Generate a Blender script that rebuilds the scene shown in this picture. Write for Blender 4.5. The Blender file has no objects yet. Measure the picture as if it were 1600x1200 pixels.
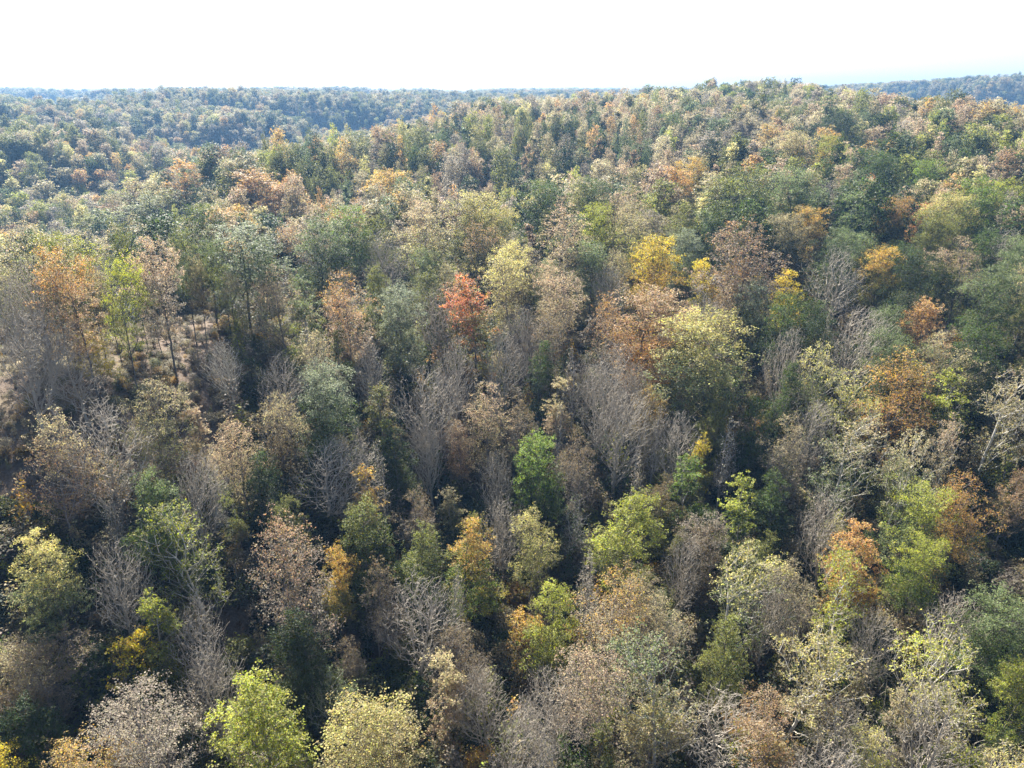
import bpy, math, random
import numpy as np

# ================================================================ camera, sky, sun, exposure
scene = bpy.context.scene
CAM_Z = 72.0
PITCH = math.atan(460 / 1130)
cam_data = bpy.data.cameras.new("camera")
cam_data.sensor_width = 36.0
cam_data.lens = 36.0 * 1130 / 1600
cam_data.clip_start = 1.0
cam_data.clip_end = 30000.0
cam = bpy.data.objects.new("camera", cam_data)
cam.location = (0, 0, CAM_Z)
cam.rotation_euler = (math.pi / 2 - PITCH, 0, 0)
scene.collection.objects.link(cam)
scene.camera = cam

SUN_AZ, SUN_EL = math.radians(-22), math.radians(44)     # azimuth from +Y towards +X
world = bpy.data.worlds.new("World")
scene.world = world
world.use_nodes = True
wn = world.node_tree
bg = wn.nodes["Background"]
sky = wn.nodes.new("ShaderNodeTexSky")
sky.sky_type = 'NISHITA'
sky.sun_disc = False
sky.sun_elevation = SUN_EL
sky.sun_rotation = SUN_AZ
sky.altitude = 300
sky.air_density = 1.0
sky.dust_density = 2.2
sky.ozone_density = 1.0
wn.links.new(sky.outputs["Color"], bg.inputs["Color"])
bg.inputs["Strength"].default_value = 0.058

sun_data = bpy.data.lights.new("sun", 'SUN')
sun_data.energy = 5.0
sun_data.angle = math.radians(0.5)
sun_data.color = (1.0, 0.955, 0.86)
sun = bpy.data.objects.new("sun", sun_data)
from mathutils import Vector
sd = Vector((math.sin(SUN_AZ) * math.cos(SUN_EL), math.cos(SUN_AZ) * math.cos(SUN_EL), math.sin(SUN_EL)))
sun.rotation_euler = sd.to_track_quat('Z', 'Y').to_euler()
sun.location = sd * 400
scene.collection.objects.link(sun)

scene.view_settings.view_transform = 'Standard'
scene.view_settings.look = 'None'
scene.view_settings.gamma = 1.0
scene.view_settings.use_curve_mapping = False
scene.view_settings.exposure = 2.0
scene.cycles.max_bounces = 6
scene.cycles.diffuse_bounces = 3
scene.cycles.transmission_bounces = 4
scene.cycles.glossy_bounces = 1
scene.cycles.volume_bounces = 0
scene.cycles.use_denoising = True
scene.cycles.denoising_prefilter = 'NONE'
scene.cycles.use_adaptive_sampling = True
scene.cycles.adaptive_threshold = 0.02

# ---------------------------------------------------------------- terrain heights
AZ = np.array([-50., -36., -18., 0., 18., 36., 50.])
RR = np.array([0, 30, 50, 70, 85, 100, 115, 130, 150, 170, 200, 230, 270, 330, 400, 470, 530, 600, 700, 820, 1000, 1200, 1500, 2200, 3200, 5000, 9000], float)
_L = [0, 0, 0, 6, 15, 25, 31, 32, 30, 25, 14, 6, 0, -3, 0, 2, 28, 39, 40, 39, 38, 37, 37, 40, 46, 50, 52]
_K = [0, 0, 0, 3, 9, 17, 24, 27, 28, 27, 23, 19, 20, 31, 16, 4, 2, 6, 20, 34, 37, 39, 39, 42, 47, 51, 53]
_M = [0, 0, 0, 1, 3, 8, 14, 19, 23, 26, 27, 20, 19, 36, 40, 44, 46, 40, 24, 12, 29, 39, 38, 42, 46, 50, 53]
_P = [0, 0, 0, 1, 4, 8, 13, 18, 22, 26, 29, 31, 34, 40, 45, 48, 52, 56, 55, 46, 29, 36, 40, 44, 48, 50, 52]
_Q = [0, 0, 0, 2, 5, 8, 12, 16, 20, 24, 28, 31, 36, 45, 48, 42, 32, 22, 14, 12, 24, 44, 64, 62, 55, 52, 52]
ZT = np.array([_L, _L, _K, _M, _P, _Q, _Q], float)


def sstep(a, b, x):
    t = np.clip((x - a) / (b - a), 0, 1)
    return t * t * (3 - 2 * t)


def vnoise(x, y, seed=0):
    xi, yi = np.floor(x), np.floor(y)
    fx, fy = x - xi, y - yi
    fx, fy = fx * fx * (3 - 2 * fx), fy * fy * (3 - 2 * fy)

    def h(i, j):
        v = np.sin(i * 127.1 + j * 311.7 + seed * 74.7) * 43758.5453
        return v - np.floor(v)
    return (h(xi, yi) * (1 - fx) + h(xi + 1, yi) * fx) * (1 - fy) + (h(xi, yi + 1) * (1 - fx) + h(xi + 1, yi + 1) * fx) * fy


def ground(x, y):
    x, y = np.asarray(x, float), np.asarray(y, float)
    r = np.hypot(x, y)
    a = np.degrees(np.arctan2(x, y))
    ae = np.clip(a, -50, 50) * (1 - sstep(100, 170, np.abs(a)))
    ri = np.interp(r, RR, np.arange(len(RR)))
    ai = np.interp(ae, AZ, np.arange(len(AZ)))
    r0 = np.clip(ri.astype(int), 0, len(RR) - 2)
    a0 = np.clip(ai.astype(int), 0, len(AZ) - 2)
    fr, fa = ri - r0, ai - a0
    fa = fa * fa * (3 - 2 * fa)
    z = (ZT[a0, r0] * (1 - fr) + ZT[a0, r0 + 1] * fr) * (1 - fa) + (ZT[a0 + 1, r0] * (1 - fr) + ZT[a0 + 1, r0 + 1] * fr) * fa
    z = z + (vnoise(x / 26, y / 26, 1) - .5) * 2.4 * sstep(40, 110, r) + (vnoise(x / 9, y / 9, 2) - .5) * .7
    # a dissected plateau: level crests cut by steep-sided hollows
    far = sstep(620, 900, r) + (sstep(430, 560, r) - sstep(620, 900, r)) * sstep(-12, -22, a)
    n1 = vnoise(x / 310 + 7.3, y / 235 + 1.7, 3) * 2 - 1
    n2 = vnoise(x / 170 + 2.1, y / 120 + 5.2, 4) * 2 - 1
    cut = (1 - sstep(.02, .5, np.abs(n1))) * 46 + (1 - sstep(0, .4, np.abs(n2))) * 14
    z = z + far * (8 - cut + (vnoise(x / 420, y / 300, 6) - .5) * 12)
    vf = sstep(2500, 5000, r)
    return z + vf * (vnoise(x / 520, y / 900, 5) - .45) * 36

# ================================================================ materials
def new_mat(name):
    m = bpy.data.materials.new(name)
    m.use_nodes = True
    nt = m.node_tree
    for n in list(nt.nodes):
        nt.nodes.remove(n)
    out = nt.nodes.new("ShaderNodeOutputMaterial")
    return m, nt, out


def N(nt, kind, **kw):
    n = nt.nodes.new(kind)
    for k, v in kw.items():
        setattr(n, k, v)
    return n


def math_node(nt, op, a, b=None, clamp=False):
    n = N(nt, "ShaderNodeMath", operation=op)
    n.use_clamp = clamp
    for i, v in enumerate((a, b)):
        if v is None:
            continue
        if isinstance(v, (int, float)):
            n.inputs[i].default_value = v
        else:
            nt.links.new(v, n.inputs[i])
    return n.outputs[0]


def attr(nt, name, kind):
    n = N(nt, "ShaderNodeAttribute", attribute_name=name, attribute_type=kind)
    return n


def mix_col(nt, fac, a, b, blend='MIX'):
    n = N(nt, "ShaderNodeMix", data_type='RGBA', blend_type=blend)
    for sock, v in ((n.inputs[0], fac), (n.inputs[6], a), (n.inputs[7], b)):
        if isinstance(v, (int, float)):
            sock.default_value = v
        elif isinstance(v, tuple):
            sock.default_value = (*v, 1)
        else:
            nt.links.new(v, sock)
    return n.outputs[2]


def leaf_material():
    m, nt, out = new_mat("leaves")
    L = nt.links.new
    top, low = attr(nt, "leaf_top", 'INSTANCER'), attr(nt, "leaf_low", 'INSTANCER')
    mx, var, cl = attr(nt, "mix", 'GEOMETRY'), attr(nt, "var", 'GEOMETRY'), attr(nt, "clump", 'GEOMETRY')
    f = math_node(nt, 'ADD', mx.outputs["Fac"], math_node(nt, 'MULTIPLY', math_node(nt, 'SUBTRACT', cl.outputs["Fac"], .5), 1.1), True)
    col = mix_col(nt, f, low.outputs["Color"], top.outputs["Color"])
    # single leaves differ in hue, depth of colour and paleness; whole sprays differ a little too
    hsv = N(nt, "ShaderNodeHueSaturation")
    L(math_node(nt, 'ADD', math_node(nt, 'MULTIPLY', var.outputs["Fac"], .07), .465), hsv.inputs["Hue"])
    v2 = math_node(nt, 'FRACT', math_node(nt, 'MULTIPLY', var.outputs["Fac"], 7.31))
    L(math_node(nt, 'ADD', math_node(nt, 'MULTIPLY', v2, .4), .75), hsv.inputs["Saturation"])
    L(math_node(nt, 'ADD', math_node(nt, 'ADD', math_node(nt, 'MULTIPLY', v2, .55), .5), math_node(nt, 'MULTIPLY', cl.outputs["Fac"], .5)), hsv.inputs["Value"])
    L(col, hsv.inputs["Color"])
    p = N(nt, "ShaderNodeBsdfPrincipled")
    L(hsv.outputs["Color"], p.inputs["Base Color"])
    p.inputs["Roughness"].default_value = .5
    p.inputs["Specular IOR Level"].default_value = .16
    tr = N(nt, "ShaderNodeBsdfTranslucent")
    sat = N(nt, "ShaderNodeHueSaturation")
    sat.inputs["Saturation"].default_value = 1.15
    sat.inputs["Value"].default_value = 1.25
    L(hsv.outputs["Color"], sat.inputs["Color"])
    L(sat.outputs["Color"], tr.inputs["Color"])
    ms = N(nt, "ShaderNodeMixShader")
    ms.inputs[0].default_value = .48
    L(p.outputs[0], ms.inputs[1])
    L(tr.outputs[0], ms.inputs[2])
    L(ms.outputs[0], out.inputs["Surface"])
    return m


def bark_material():
    m, nt, out = new_mat("bark")
    L = nt.links.new
    b = attr(nt, "bark", 'INSTANCER')
    tc = N(nt, "ShaderNodeTexCoord")
    mp = N(nt, "ShaderNodeMapping")
    mp.inputs["Scale"].default_value = (2.2, 2.2, .6)
    L(tc.outputs["Object"], mp.inputs["Vector"])
    n1 = N(nt, "ShaderNodeTexNoise")
    n1.inputs["Scale"].default_value = 1.6
    n1.inputs["Detail"].default_value = 6
    L(mp.outputs[0], n1.inputs["Vector"])
    f = math_node(nt, 'ADD', math_node(nt, 'MULTIPLY', n1.outputs["Fac"], 1.3), .35)
    col = mix_col(nt, 1.0, b.outputs["Color"], f, 'MULTIPLY')
    p = N(nt, "ShaderNodeBsdfPrincipled")
    p.inputs["Roughness"].default_value = .85
    L(col, p.inputs["Base Color"])
    bp = N(nt, "ShaderNodeBump")
    bp.inputs["Strength"].default_value = .5
    bp.inputs["Distance"].default_value = .05
    L(n1.outputs["Fac"], bp.inputs["Height"])
    L(bp.outputs[0], p.inputs["Normal"])
    L(p.outputs[0], out.inputs["Surface"])
    return m


def ground_material():
    m, nt, out = new_mat("leaf_litter_ground")
    L = nt.links.new
    tc = N(nt, "ShaderNodeTexCoord")

    def noise(scale, detail=5, rough=.6):
        n = N(nt, "ShaderNodeTexNoise")
        n.inputs["Scale"].default_value = scale
        n.inputs["Detail"].default_value = detail
        n.inputs["Roughness"].default_value = rough
        L(tc.outputs["Object"], n.inputs["Vector"])
        return n.outputs["Fac"]

    def ramp(fac, a, b, ca, cb):
        r = N(nt, "ShaderNodeValToRGB")
        r.color_ramp.elements[0].position, r.color_ramp.elements[1].position = a, b
        r.color_ramp.elements[0].color, r.color_ramp.elements[1].color = (*ca, 1), (*cb, 1)
        L(fac, r.inputs[0])
        return r.outputs[0]
    litter = ramp(noise(2.4, 8, .8), .35, .68, (.06, .042, .032), (.20, .14, .10))
    litter2 = ramp(noise(.35, 6), .4, .62, (.085, .065, .048), (.17, .13, .09))
    base = mix_col(nt, .45, litter, litter2)
    moss = ramp(noise(.12, 7, .7), .56, .70, (0, 0, 0), (1, 1, 1))
    base = mix_col(nt, math_node(nt, 'MULTIPLY', moss, .6), base, (.07, .085, .03))
    # open bank of dry grass on the ridge
    g = attr(nt, "grass", 'GEOMETRY')
    gr = ramp(noise(.5, 8, .7), .38, .64, (.10, .085, .045), (.24, .195, .12))
    base = mix_col(nt, g.outputs["Fac"], base, gr)
    # woods too far away to tell their crowns apart
    w = attr(nt, "canopy", 'GEOMETRY')
    vo = N(nt, "ShaderNodeTexVoronoi")
    vo.inputs["Scale"].default_value = .09
    L(tc.outputs["Object"], vo.inputs["Vector"])
    cr = N(nt, "ShaderNodeValToRGB")
    e = cr.color_ramp.elements
    e[0].position, e[0].color = 0, (.05, .07, .03, 1)
    e[1].position, e[1].color = 1, (.16, .10, .05, 1)
    for pos, c in ((.3, (.09, .10, .04)), (.55, (.15, .12, .06)), (.75, (.12, .09, .06))):
        x = e.new(pos)
        x.color = (*c, 1)
    sx = N(nt, "ShaderNodeSeparateColor")
    L(vo.outputs["Color"], sx.inputs[0])
    L(sx.outputs[0], cr.inputs[0])
    base = mix_col(nt, w.outputs["Fac"], base, cr.outputs[0])
    p = N(nt, "ShaderNodeBsdfPrincipled")
    p.inputs["Roughness"].default_value = .95
    p.inputs["Specular IOR Level"].default_value = .2
    L(base, p.inputs["Base Color"])
    bp = N(nt, "ShaderNodeBump")
    bp.inputs["Strength"].default_value = .8
    bp.inputs["Distance"].default_value = .15
    L(noise(3.0, 8, .8), bp.inputs["Height"])
    L(bp.outputs[0], p.inputs["Normal"])
    L(p.outputs[0], out.inputs["Surface"])
    return m


M_LEAF, M_BARK, M_GROUND = leaf_material(), bark_material(), ground_material()


# ================================================================ mesh helpers
def quad_mesh(name, V, Q, mats, mat_idx=None, attrs=None, smooth=None):
    me = bpy.data.meshes.new(name)
    V = np.asarray(V, np.float32)
    Q = np.asarray(Q, np.int32)
    me.vertices.add(len(V))
    me.vertices.foreach_set("co", V.ravel())
    me.loops.add(Q.size)
    me.loops.foreach_set("vertex_index", Q.ravel())
    me.polygons.add(len(Q))
    me.polygons.foreach_set("loop_start", np.arange(0, Q.size, 4, dtype=np.int32))
    for m in mats:
        me.materials.append(m)
    if mat_idx is not None:
        me.polygons.foreach_set("material_index", np.asarray(mat_idx, np.int32))
    if smooth is not None:
        me.polygons.foreach_set("use_smooth", np.full(len(Q), smooth, bool))
    for k, (dom, a) in (attrs or {}).items():
        at = me.attributes.new(k, 'FLOAT', dom)
        at.data.foreach_set("value", np.asarray(a, np.float32))
    me.update(calc_edges=True)
    return me


def prisms(A, B, ra, rb, n):
    """tapered n-sided sleeves from A to B; returns verts, quads"""
    A, B = np.asarray(A, float), np.asarray(B, float)
    d = B - A
    d /= np.linalg.norm(d, axis=1, keepdims=True) + 1e-9
    up = np.where(np.abs(d[:, 2:3]) > .9, np.array([[1., 0, 0]]), np.array([[0, 0, 1.]]))
    u = np.cross(d, up)
    u /= np.linalg.norm(u, axis=1, keepdims=True) + 1e-9
    w = np.cross(d, u)
    th = np.arange(n) * 2 * np.pi / n
    ring = np.cos(th)[None, :, None] * u[:, None] + np.sin(th)[None, :, None] * w[:, None]
    V0 = A[:, None] + ring * ra[:, None, None]
    V1 = B[:, None] + ring * rb[:, None, None]
    E = len(A)
    V = np.concatenate([V0, V1], 1).reshape(-1, 3)
    b = (np.arange(E) * 2 * n)[:, None]
    i = np.arange(n)[None]
    j = (i + 1) % n
    Q = np.stack([b + i, b + j, b + n + j, b + n + i], 2).reshape(-1, 4)
    return V, Q


def stack(parts):
    Vs, Qs, off = [], [], 0
    for V, Q in parts:
        Vs.append(V)
        Qs.append(Q + off)
        off += len(V)
    return np.concatenate(Vs), np.concatenate(Qs)


# ================================================================ how each kind of tree grows
#        width height crown-base trunk-top clumps twigs leaves leaf-size lobes  clump-radius
KIND = {
    'oak':   (9.0, 18.0, .33, .66, 130, 11, 18, .15, .42, .95),
    'tall':  (9.0, 22.0, .46, .74, 110, 11, 16, .15, .42, .95),
    'maple': (7.5, 17.0, .24, .80, 120, 11, 18, .14, .32, .80),
    'airy':  (8.0, 18.0, .32, .74, 125, 11, 9, .14, .45, .90),
    'syc':   (8.5, 19.0, .34, .60, 100, 10, 6, .18, .50, .80),
    'bare':  (8.0, 16.0, .24, .55, 105, 27, 0, .15, .36, .95),
    'col':   (4.6, 16.5, .18, .88, 85, 10, 13, .155, .36, .60),
    'thin':  (4.8, 15.0, .25, .92, 70, 18, 1, .17, .30, .65),
    'shrub': (5.5, 8.0, .04, .55, 80, 10, 14, .155, .36, .70),
}


def crown_radius(kind, u):
    if kind in ('oak', 'tall'):
        return np.sqrt(np.clip(1 - ((u - .48) / .56) ** 2, 0, 1)) ** .9
    if kind in ('maple', 'col', 'shrub'):
        return np.clip(np.sin(np.pi * np.clip(u, 0, 1) ** .72), 0, 1) ** .75
    if kind == 'airy':
        return np.clip(np.sin(np.pi * np.clip(u, 0, 1) ** .95), 0, 1) ** .7
    if kind == 'syc':
        return np.clip(np.sin(np.pi * np.clip(u, 0, 1) ** 1.0), 0, 1) ** .65
    if kind == 'bare':
        return np.clip(np.sin(np.pi * np.clip(u * .92 + .04, 0, 1) ** 1.25), 0, 1) ** .75
    return np.clip(1.05 - u, 0, 1) ** .8 * np.clip(u * 5 + .2, 0, 1)      # thin: a spire


def skeleton(rng, kind):
    D, H, cb, tt, nc, nt_, nl, ls, lob, cr = KIND[kind]
    lob *= rng.uniform(.6, 1.3)
    tt = min(.94, tt * rng.uniform(.8, 1.2))
    cb *= rng.uniform(.75, 1.25)
    if kind == 'bare':
        tt = rng.uniform(.42, .92)
    off = rng.normal(0, .10, 2) * D
    bulge = rng.uniform(.8, 1.3)
    # trunk line
    lean = rng.normal(0, .035 if kind != 'syc' else .09, 2) * H
    zt = np.arange(0, tt * H, .7)
    k = zt / (tt * H)
    wob = np.cumsum(rng.normal(0, .055, (len(zt), 2)), 0)
    trunk = np.c_[lean * (k ** 1.4)[:, None] + wob, zt]
    # clump centres inside the crown, crowded near its surface
    ph = rng.uniform(0, 6.28, 6)

    def lobe(az, u):
        return 1 + lob * (np.sin(2 * az + ph[0] + u * 3) * .35 + np.sin(3 * az + ph[1] - u * 5) * .4 + np.sin(5 * az + ph[2] + u * 9) * .35)
    pts = []
    tries = 0
    mind = cr * (1.05 if kind not in ('shrub', 'col') else .85)
    # a crown is several heads carried on the main limbs, with gaps between them
    heads = []
    nh = {'oak': 6, 'tall': 6, 'maple': 5, 'airy': 6, 'syc': 6, 'col': 4, 'shrub': 4}.get(kind, 0)
    for i in range(nh):
        u = (i + rng.uniform(.25, .75)) / nh
        az = i * 2.4 + rng.uniform(-.7, .7) + ph[3]
        rr = D / 2 * crown_radius(kind, u ** bulge) * lobe(az, u)
        q = rng.uniform(.35, .72) * (1 - .75 * u ** 2.5)
        rad_h = max(.24 * D, min(rr, D * .36)) * rng.uniform(.75, 1.1)
        z = (cb + (1 - cb) * u) * H - rad_h * .45
        heads.append((np.array([lean[0] + off[0] * u + rr * q * np.cos(az), lean[1] + off[1] * u + rr * q * np.sin(az), z]), rad_h, rad_h * rng.uniform(1.0, 1.45)))
    hw = np.array([h_[1] ** 2 for h_ in heads])
    while len(pts) < nc and tries < 9000:
        tries += 1
        if heads and rng.random() < .86:
            hc, hr, hv = heads[rng.choice(len(heads), p=hw / hw.sum())]
            dv = rng.normal(0, 1, 3) + np.array([0, 0, .35])
            dv /= np.linalg.norm(dv)
            c = hc + dv * np.array([hr, hr, hv]) * rng.uniform(0, 1) ** .4
            if c[2] > H or c[2] < cb * H * .8:
                continue
        else:
            u = rng.uniform(0, 1)
            az = rng.uniform(0, 2 * np.pi)
            rr = D / 2 * crown_radius(kind, u ** bulge) * lobe(az, u)
            if rng.uniform(0, D / 2) > rr:
                continue
            q = rng.uniform(0, 1) ** (.42 if kind not in ('bare', 'thin') else .6)
            z = (cb + (1 - cb) * u) * H
            c = np.array([lean[0] + off[0] * u + rr * q * np.cos(az), lean[1] + off[1] * u + rr * q * np.sin(az), z])
        if pts and np.min(np.linalg.norm(np.array(pts) - c, axis=1)) < mind:
            if rng.random() > .06:
                continue
        pts.append(c)
    pts = np.array(pts)
    nc = len(pts)
    # twig ends round every clump centre: flattened sprays, thrown outwards
    axis = np.array([lean[0], lean[1], 0])
    outw = pts - axis - np.array([0, 0, 1]) * (H * (cb * .5))
    outw /= np.linalg.norm(outw, axis=1, keepdims=True)
    sz = rng.uniform(.7, 1.25, nc)
    tw = pts[:, None] + rng.normal(0, 1, (nc, nt_, 3)) * np.array([.62, .62, .42]) * (cr * sz)[:, None, None] + outw[:, None] * (.25 * cr)
    if kind in ('bare', 'thin'):
        tw = pts[:, None] + outw[:, None] * rng.uniform(-.4, 1.05, (nc, nt_, 1)) * cr + rng.normal(0, .62, (nc, nt_, 3)) * cr
    tid = np.repeat(np.arange(nc), nt_)
    tw = tw.reshape(-1, 3)
    tw[:, 2] = np.clip(tw[:, 2], .25, H * 1.03)
    # grow: every point joins the wood already grown where that is cheapest (short, near the root, not drooping)
    target = np.concatenate([pts, tw])
    order_boost = np.concatenate([np.zeros(nc), np.full(len(tw), 1e6)])      # limbs first, twigs after
    bf = {'bare': .55, 'thin': .30, 'syc': .40, 'airy': .38}.get(kind, .34)
    nodes = [p for p in trunk]
    par = list(range(-1, len(trunk) - 1))
    plen = list(zt)
    n = len(target)
    best = np.full(n, 1e9)
    bpar = np.zeros(n, int)
    done = np.zeros(n, bool)
    kdroop = rng.uniform(.15, .7) if kind == 'bare' else 1.0 if kind in ('syc', 'thin', 'airy') else .7
    if kind == 'bare':
        bf = rng.uniform(.3, .55)

    def relax(idx):
        q = nodes[idx]
        d = target - q
        L = np.sqrt((d * d).sum(1))
        hz = np.sqrt(d[:, 0] ** 2 + d[:, 1] ** 2)
        c = L + bf * plen[idx] + kdroop * np.maximum(0, .75 * hz - d[:, 2]) * (hz > .5)
        b = c < best
        best[b] = c[b]
        bpar[b] = idx
    i0 = int(len(trunk) * (.25 if kind != 'shrub' else .02))
    for i in range(max(1, i0), len(trunk)):
        relax(i)
    twig_of = np.full(n, -1)
    for _ in range(n):
        i = int(np.argmin(np.where(done, 1e12, best + order_boost)))
        done[i] = True
        a, b = nodes[bpar[i]], target[i]
        L = np.linalg.norm(b - a)
        ns = max(1, int(L / (.8 if i < nc else 1.1)))
        last = bpar[i]
        bend = rng.normal(0, .045, 3) * L + np.array([0, 0, -.05 * L])
        for s in range(1, ns + 1):
            f = s / ns
            p = a + (b - a) * f + bend * 4 * f * (1 - f) + (rng.normal(0, .03, 3) if s < ns else 0)
            nodes.append(p)
            par.append(last)
            plen.append(plen[last] + np.linalg.norm(p - nodes[last]))
            last = len(nodes) - 1
            relax(last)
        twig_of[i] = last
    P = np.array(nodes)
    par = np.array(par)
    # pipe model for the thickness of the wood
    e = 2.33 if kind == 'syc' else 2.42
    tip = {'bare': .0128, 'thin': .011, 'syc': .012}.get(kind, .0105)
    acc = np.zeros(len(P))
    kids = np.zeros(len(P), int)
    for i in range(len(P) - 1, 0, -1):
        if kids[i] == 0:
            acc[i] += tip ** e
        acc[par[i]] += acc[i] * 1.004
        kids[par[i]] += 1
    rad = acc ** (1 / e)
    flare = 1 + .5 * np.exp(-P[:, 2] / .5)
    rad *= np.where(np.arange(len(P)) < len(trunk), flare, 1)
    return P, par, rad, pts, tw, tid, outw, lean


def leaves(rng, kind, pts, tw, tid, outw, few=0, size=None, per=None):
    D, H, cb, tt, nc, nt_, nl, ls, lob, cr = KIND[kind]
    per = nl if per is None else per
    ls = size or ls
    if per:
        src = np.repeat(np.arange(len(tw)), per)
        keep = rng.random(len(src)) < (.88 + .12 * rng.random())
        src = src[keep]
    else:
        src = rng.choice(len(tw), few) if few else np.zeros(0, int)
    n = len(src)
    cid = tid[src]
    c = tw[src] + rng.normal(0, 1, (n, 3)) * np.array([.22, .22, .15]) * (cr / .9) * (.8 if kind not in ('oak',) else 1)
    nr = rng.normal(0, 1, (n, 3)) + outw[cid] * .8 + np.array([0, 0, 1.1])
    nr /= np.linalg.norm(nr, axis=1, keepdims=True)
    t = rng.normal(0, 1, (n, 3)) + np.array([0, 0, -.5])
    t -= nr * (t * nr).sum(1, keepdims=True)
    t /= np.linalg.norm(t, axis=1, keepdims=True) + 1e-9
    b = np.cross(nr, t)
    L = ls * rng.uniform(.5, 1.6, n)[:, None]
    W = L * rng.uniform(.55, .85, (n, 1))
    sag = nr * L * -.16
    V = np.stack([c - t * L * .5, c + b * W * .5 - t * L * .05, c + t * L * .5 + sag, c - b * W * .5 - t * L * .05], 1).reshape(-1, 3)
    Q = np.arange(4 * n).reshape(-1, 4)
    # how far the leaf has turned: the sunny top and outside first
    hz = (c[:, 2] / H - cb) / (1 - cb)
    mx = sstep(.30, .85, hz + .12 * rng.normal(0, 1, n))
    clr = rng.random(len(pts))[cid]
    return V, Q, mx, rng.random(n), clr


def wood(P, par, rad, lo, hi):
    i = np.arange(1, len(P))
    i = i[par[1:] >= 0]
    r1, r0 = rad[i], np.minimum(rad[par[i]], rad[i] * 1.35 + .004)
    out = []
    for a, b, n in ((0, .03, 3), (.03, .10, 4), (.10, 9, 7)):
        s = (r1 >= max(a, lo)) & (r1 < min(b, hi))
        if s.any():
            out.append(prisms(P[par[i[s]]], P[i[s]], r0[s], r1[s], n))
    if not out:
        return None
    return stack(out)


PROTO = {}
VARIANTS = {'oak': 6, 'tall': 4, 'maple': 5, 'airy': 6, 'syc': 5, 'bare': 6, 'col': 4, 'thin': 2, 'shrub': 4}


def build_proto(kind, v):
    rng = np.random.default_rng(1000 + 37 * v + 7919 * list(KIND).index(kind))
    P, par, rad, pts, tw, tid, outw, lean = skeleton(rng, kind)
    tr = wood(P, par, rad, .045, 99)
    trunk_me = quad_mesh("trunk", tr[0], tr[1], [M_BARK], smooth=True)
    fine = wood(P, par, rad, 0, .045)
    lv = leaves(rng, kind, pts, tw, tid, outw, few={'bare': 260 if v % 2 else 0, 'thin': 200}.get(kind, 0))
    V, Q = stack([fine, (lv[0], lv[1])]) if len(lv[1]) else fine
    nf, nl = len(fine[1]), len(lv[1])
    z = np.zeros(nf)
    crown_me = quad_mesh("crown", V, Q, [M_BARK, M_LEAF], np.r_[np.zeros(nf), np.ones(nl)],
                         {'mix': ('FACE', np.r_[z, lv[2]]), 'var': ('FACE', np.r_[z, lv[3]]), 'clump': ('FACE', np.r_[z, lv[4]])})
    PROTO[kind, v] = (trunk_me, crown_me)


for kd, nv in VARIANTS.items():
    for v in range(nv):
        build_proto(kd, v)

# ================================================================ ground
def build_ground():
    az = np.radians(np.r_[np.arange(-60, 60, .6), np.arange(60, 300, 4)])
    R = [2.0]
    while R[-1] < 4250:
        R.append(R[-1] + max(1.6, R[-1] * .016))
    R = np.array(R)
    A, RR_ = np.meshgrid(az, R)
    X, Y = RR_ * np.sin(A), RR_ * np.cos(A)
    Z = ground(X, Y)
    can = sstep(1500, 2300, RR_)
    # far woods: the ground itself carries the canopy's height and bumps
    Z = Z + can * (9 + 9 * vnoise(X / 13, Y / 13, 9) + 5 * vnoise(X / 6, Y / 6, 10))
    aa = np.degrees(A)
    grass = sstep(-29, -33, aa) * sstep(112, 120, RR_) * sstep(165, 140, RR_) * sstep(.34, .6, vnoise(X / 14, Y / 14, 11) + .1)
    grass = grass * (aa > -60) * (aa < 0)
    na, nr = len(az), len(R)
    V = np.c_[X.ravel(), Y.ravel(), Z.ravel()]
    i, j = np.meshgrid(np.arange(na), np.arange(nr - 1))
    k = (i + 1) % na
    Q = np.stack([j * na + i, (j + 1) * na + i, (j + 1) * na + k, j * na + k], 2).reshape(-1, 4)
    # close the middle with a small fan of quads
    me = quad_mesh("ground", V, Q, [M_GROUND], smooth=True,
                   attrs={'grass': ('POINT', grass.ravel()), 'canopy': ('POINT', can.ravel())})
    o = bpy.data.objects.new("ground", me)
    o["kind"] = "structure"
    o["label"] = "brown leaf-covered forest floor of the hillside and the hills beyond"
    scene.collection.objects.link(o)


build_ground()

# ================================================================ the trees one can tell apart
COL = {
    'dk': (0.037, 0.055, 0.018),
    'gr': (0.071, 0.102, 0.024),
    'bg': (0.156, 0.213, 0.038),
    'sg': (0.151, 0.183, 0.08),
    'sv': (0.214, 0.236, 0.147),
    'yg': (0.313, 0.326, 0.058),
    'ye': (0.549, 0.434, 0.046),
    'py': (0.449, 0.404, 0.148),
    'go': (0.451, 0.304, 0.085),
    'tn': (0.361, 0.309, 0.168),
    'or': (0.451, 0.279, 0.103),
    'ro': (0.55, 0.243, 0.112),
    'ru': (0.323, 0.215, 0.114),
    'pk': (0.41, 0.309, 0.195),
    'mv': (0.253, 0.216, 0.161),
    'br': (0.186, 0.142, 0.075),
    'ol': (0.166, 0.173, 0.047),
    'gy': (0.321, 0.284, 0.215),
    'wh': (0.409, 0.382, 0.296)}
BARK = {'oak': (.10, .085, .075), 'tall': (.075, .066, .06), 'maple': (.13, .115, .10), 'airy': (.19, .16, .145), 'syc': (.44, .41, .36), 'bare': (.40, .36, .345),
        'col': (.19, .175, .155), 'thin': (.34, .31, .29), 'shrub': (.11, .095, .08)}
NAME = {'oak': 'spreading_tree', 'tall': 'high_crowned_tree', 'maple': 'oval_tree', 'airy': 'thinning_tree', 'syc': 'sycamore_tree', 'bare': 'bare_tree',
        'col': 'slender_tree', 'thin': 'spindly_tree', 'shrub': 'bush'}
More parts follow.
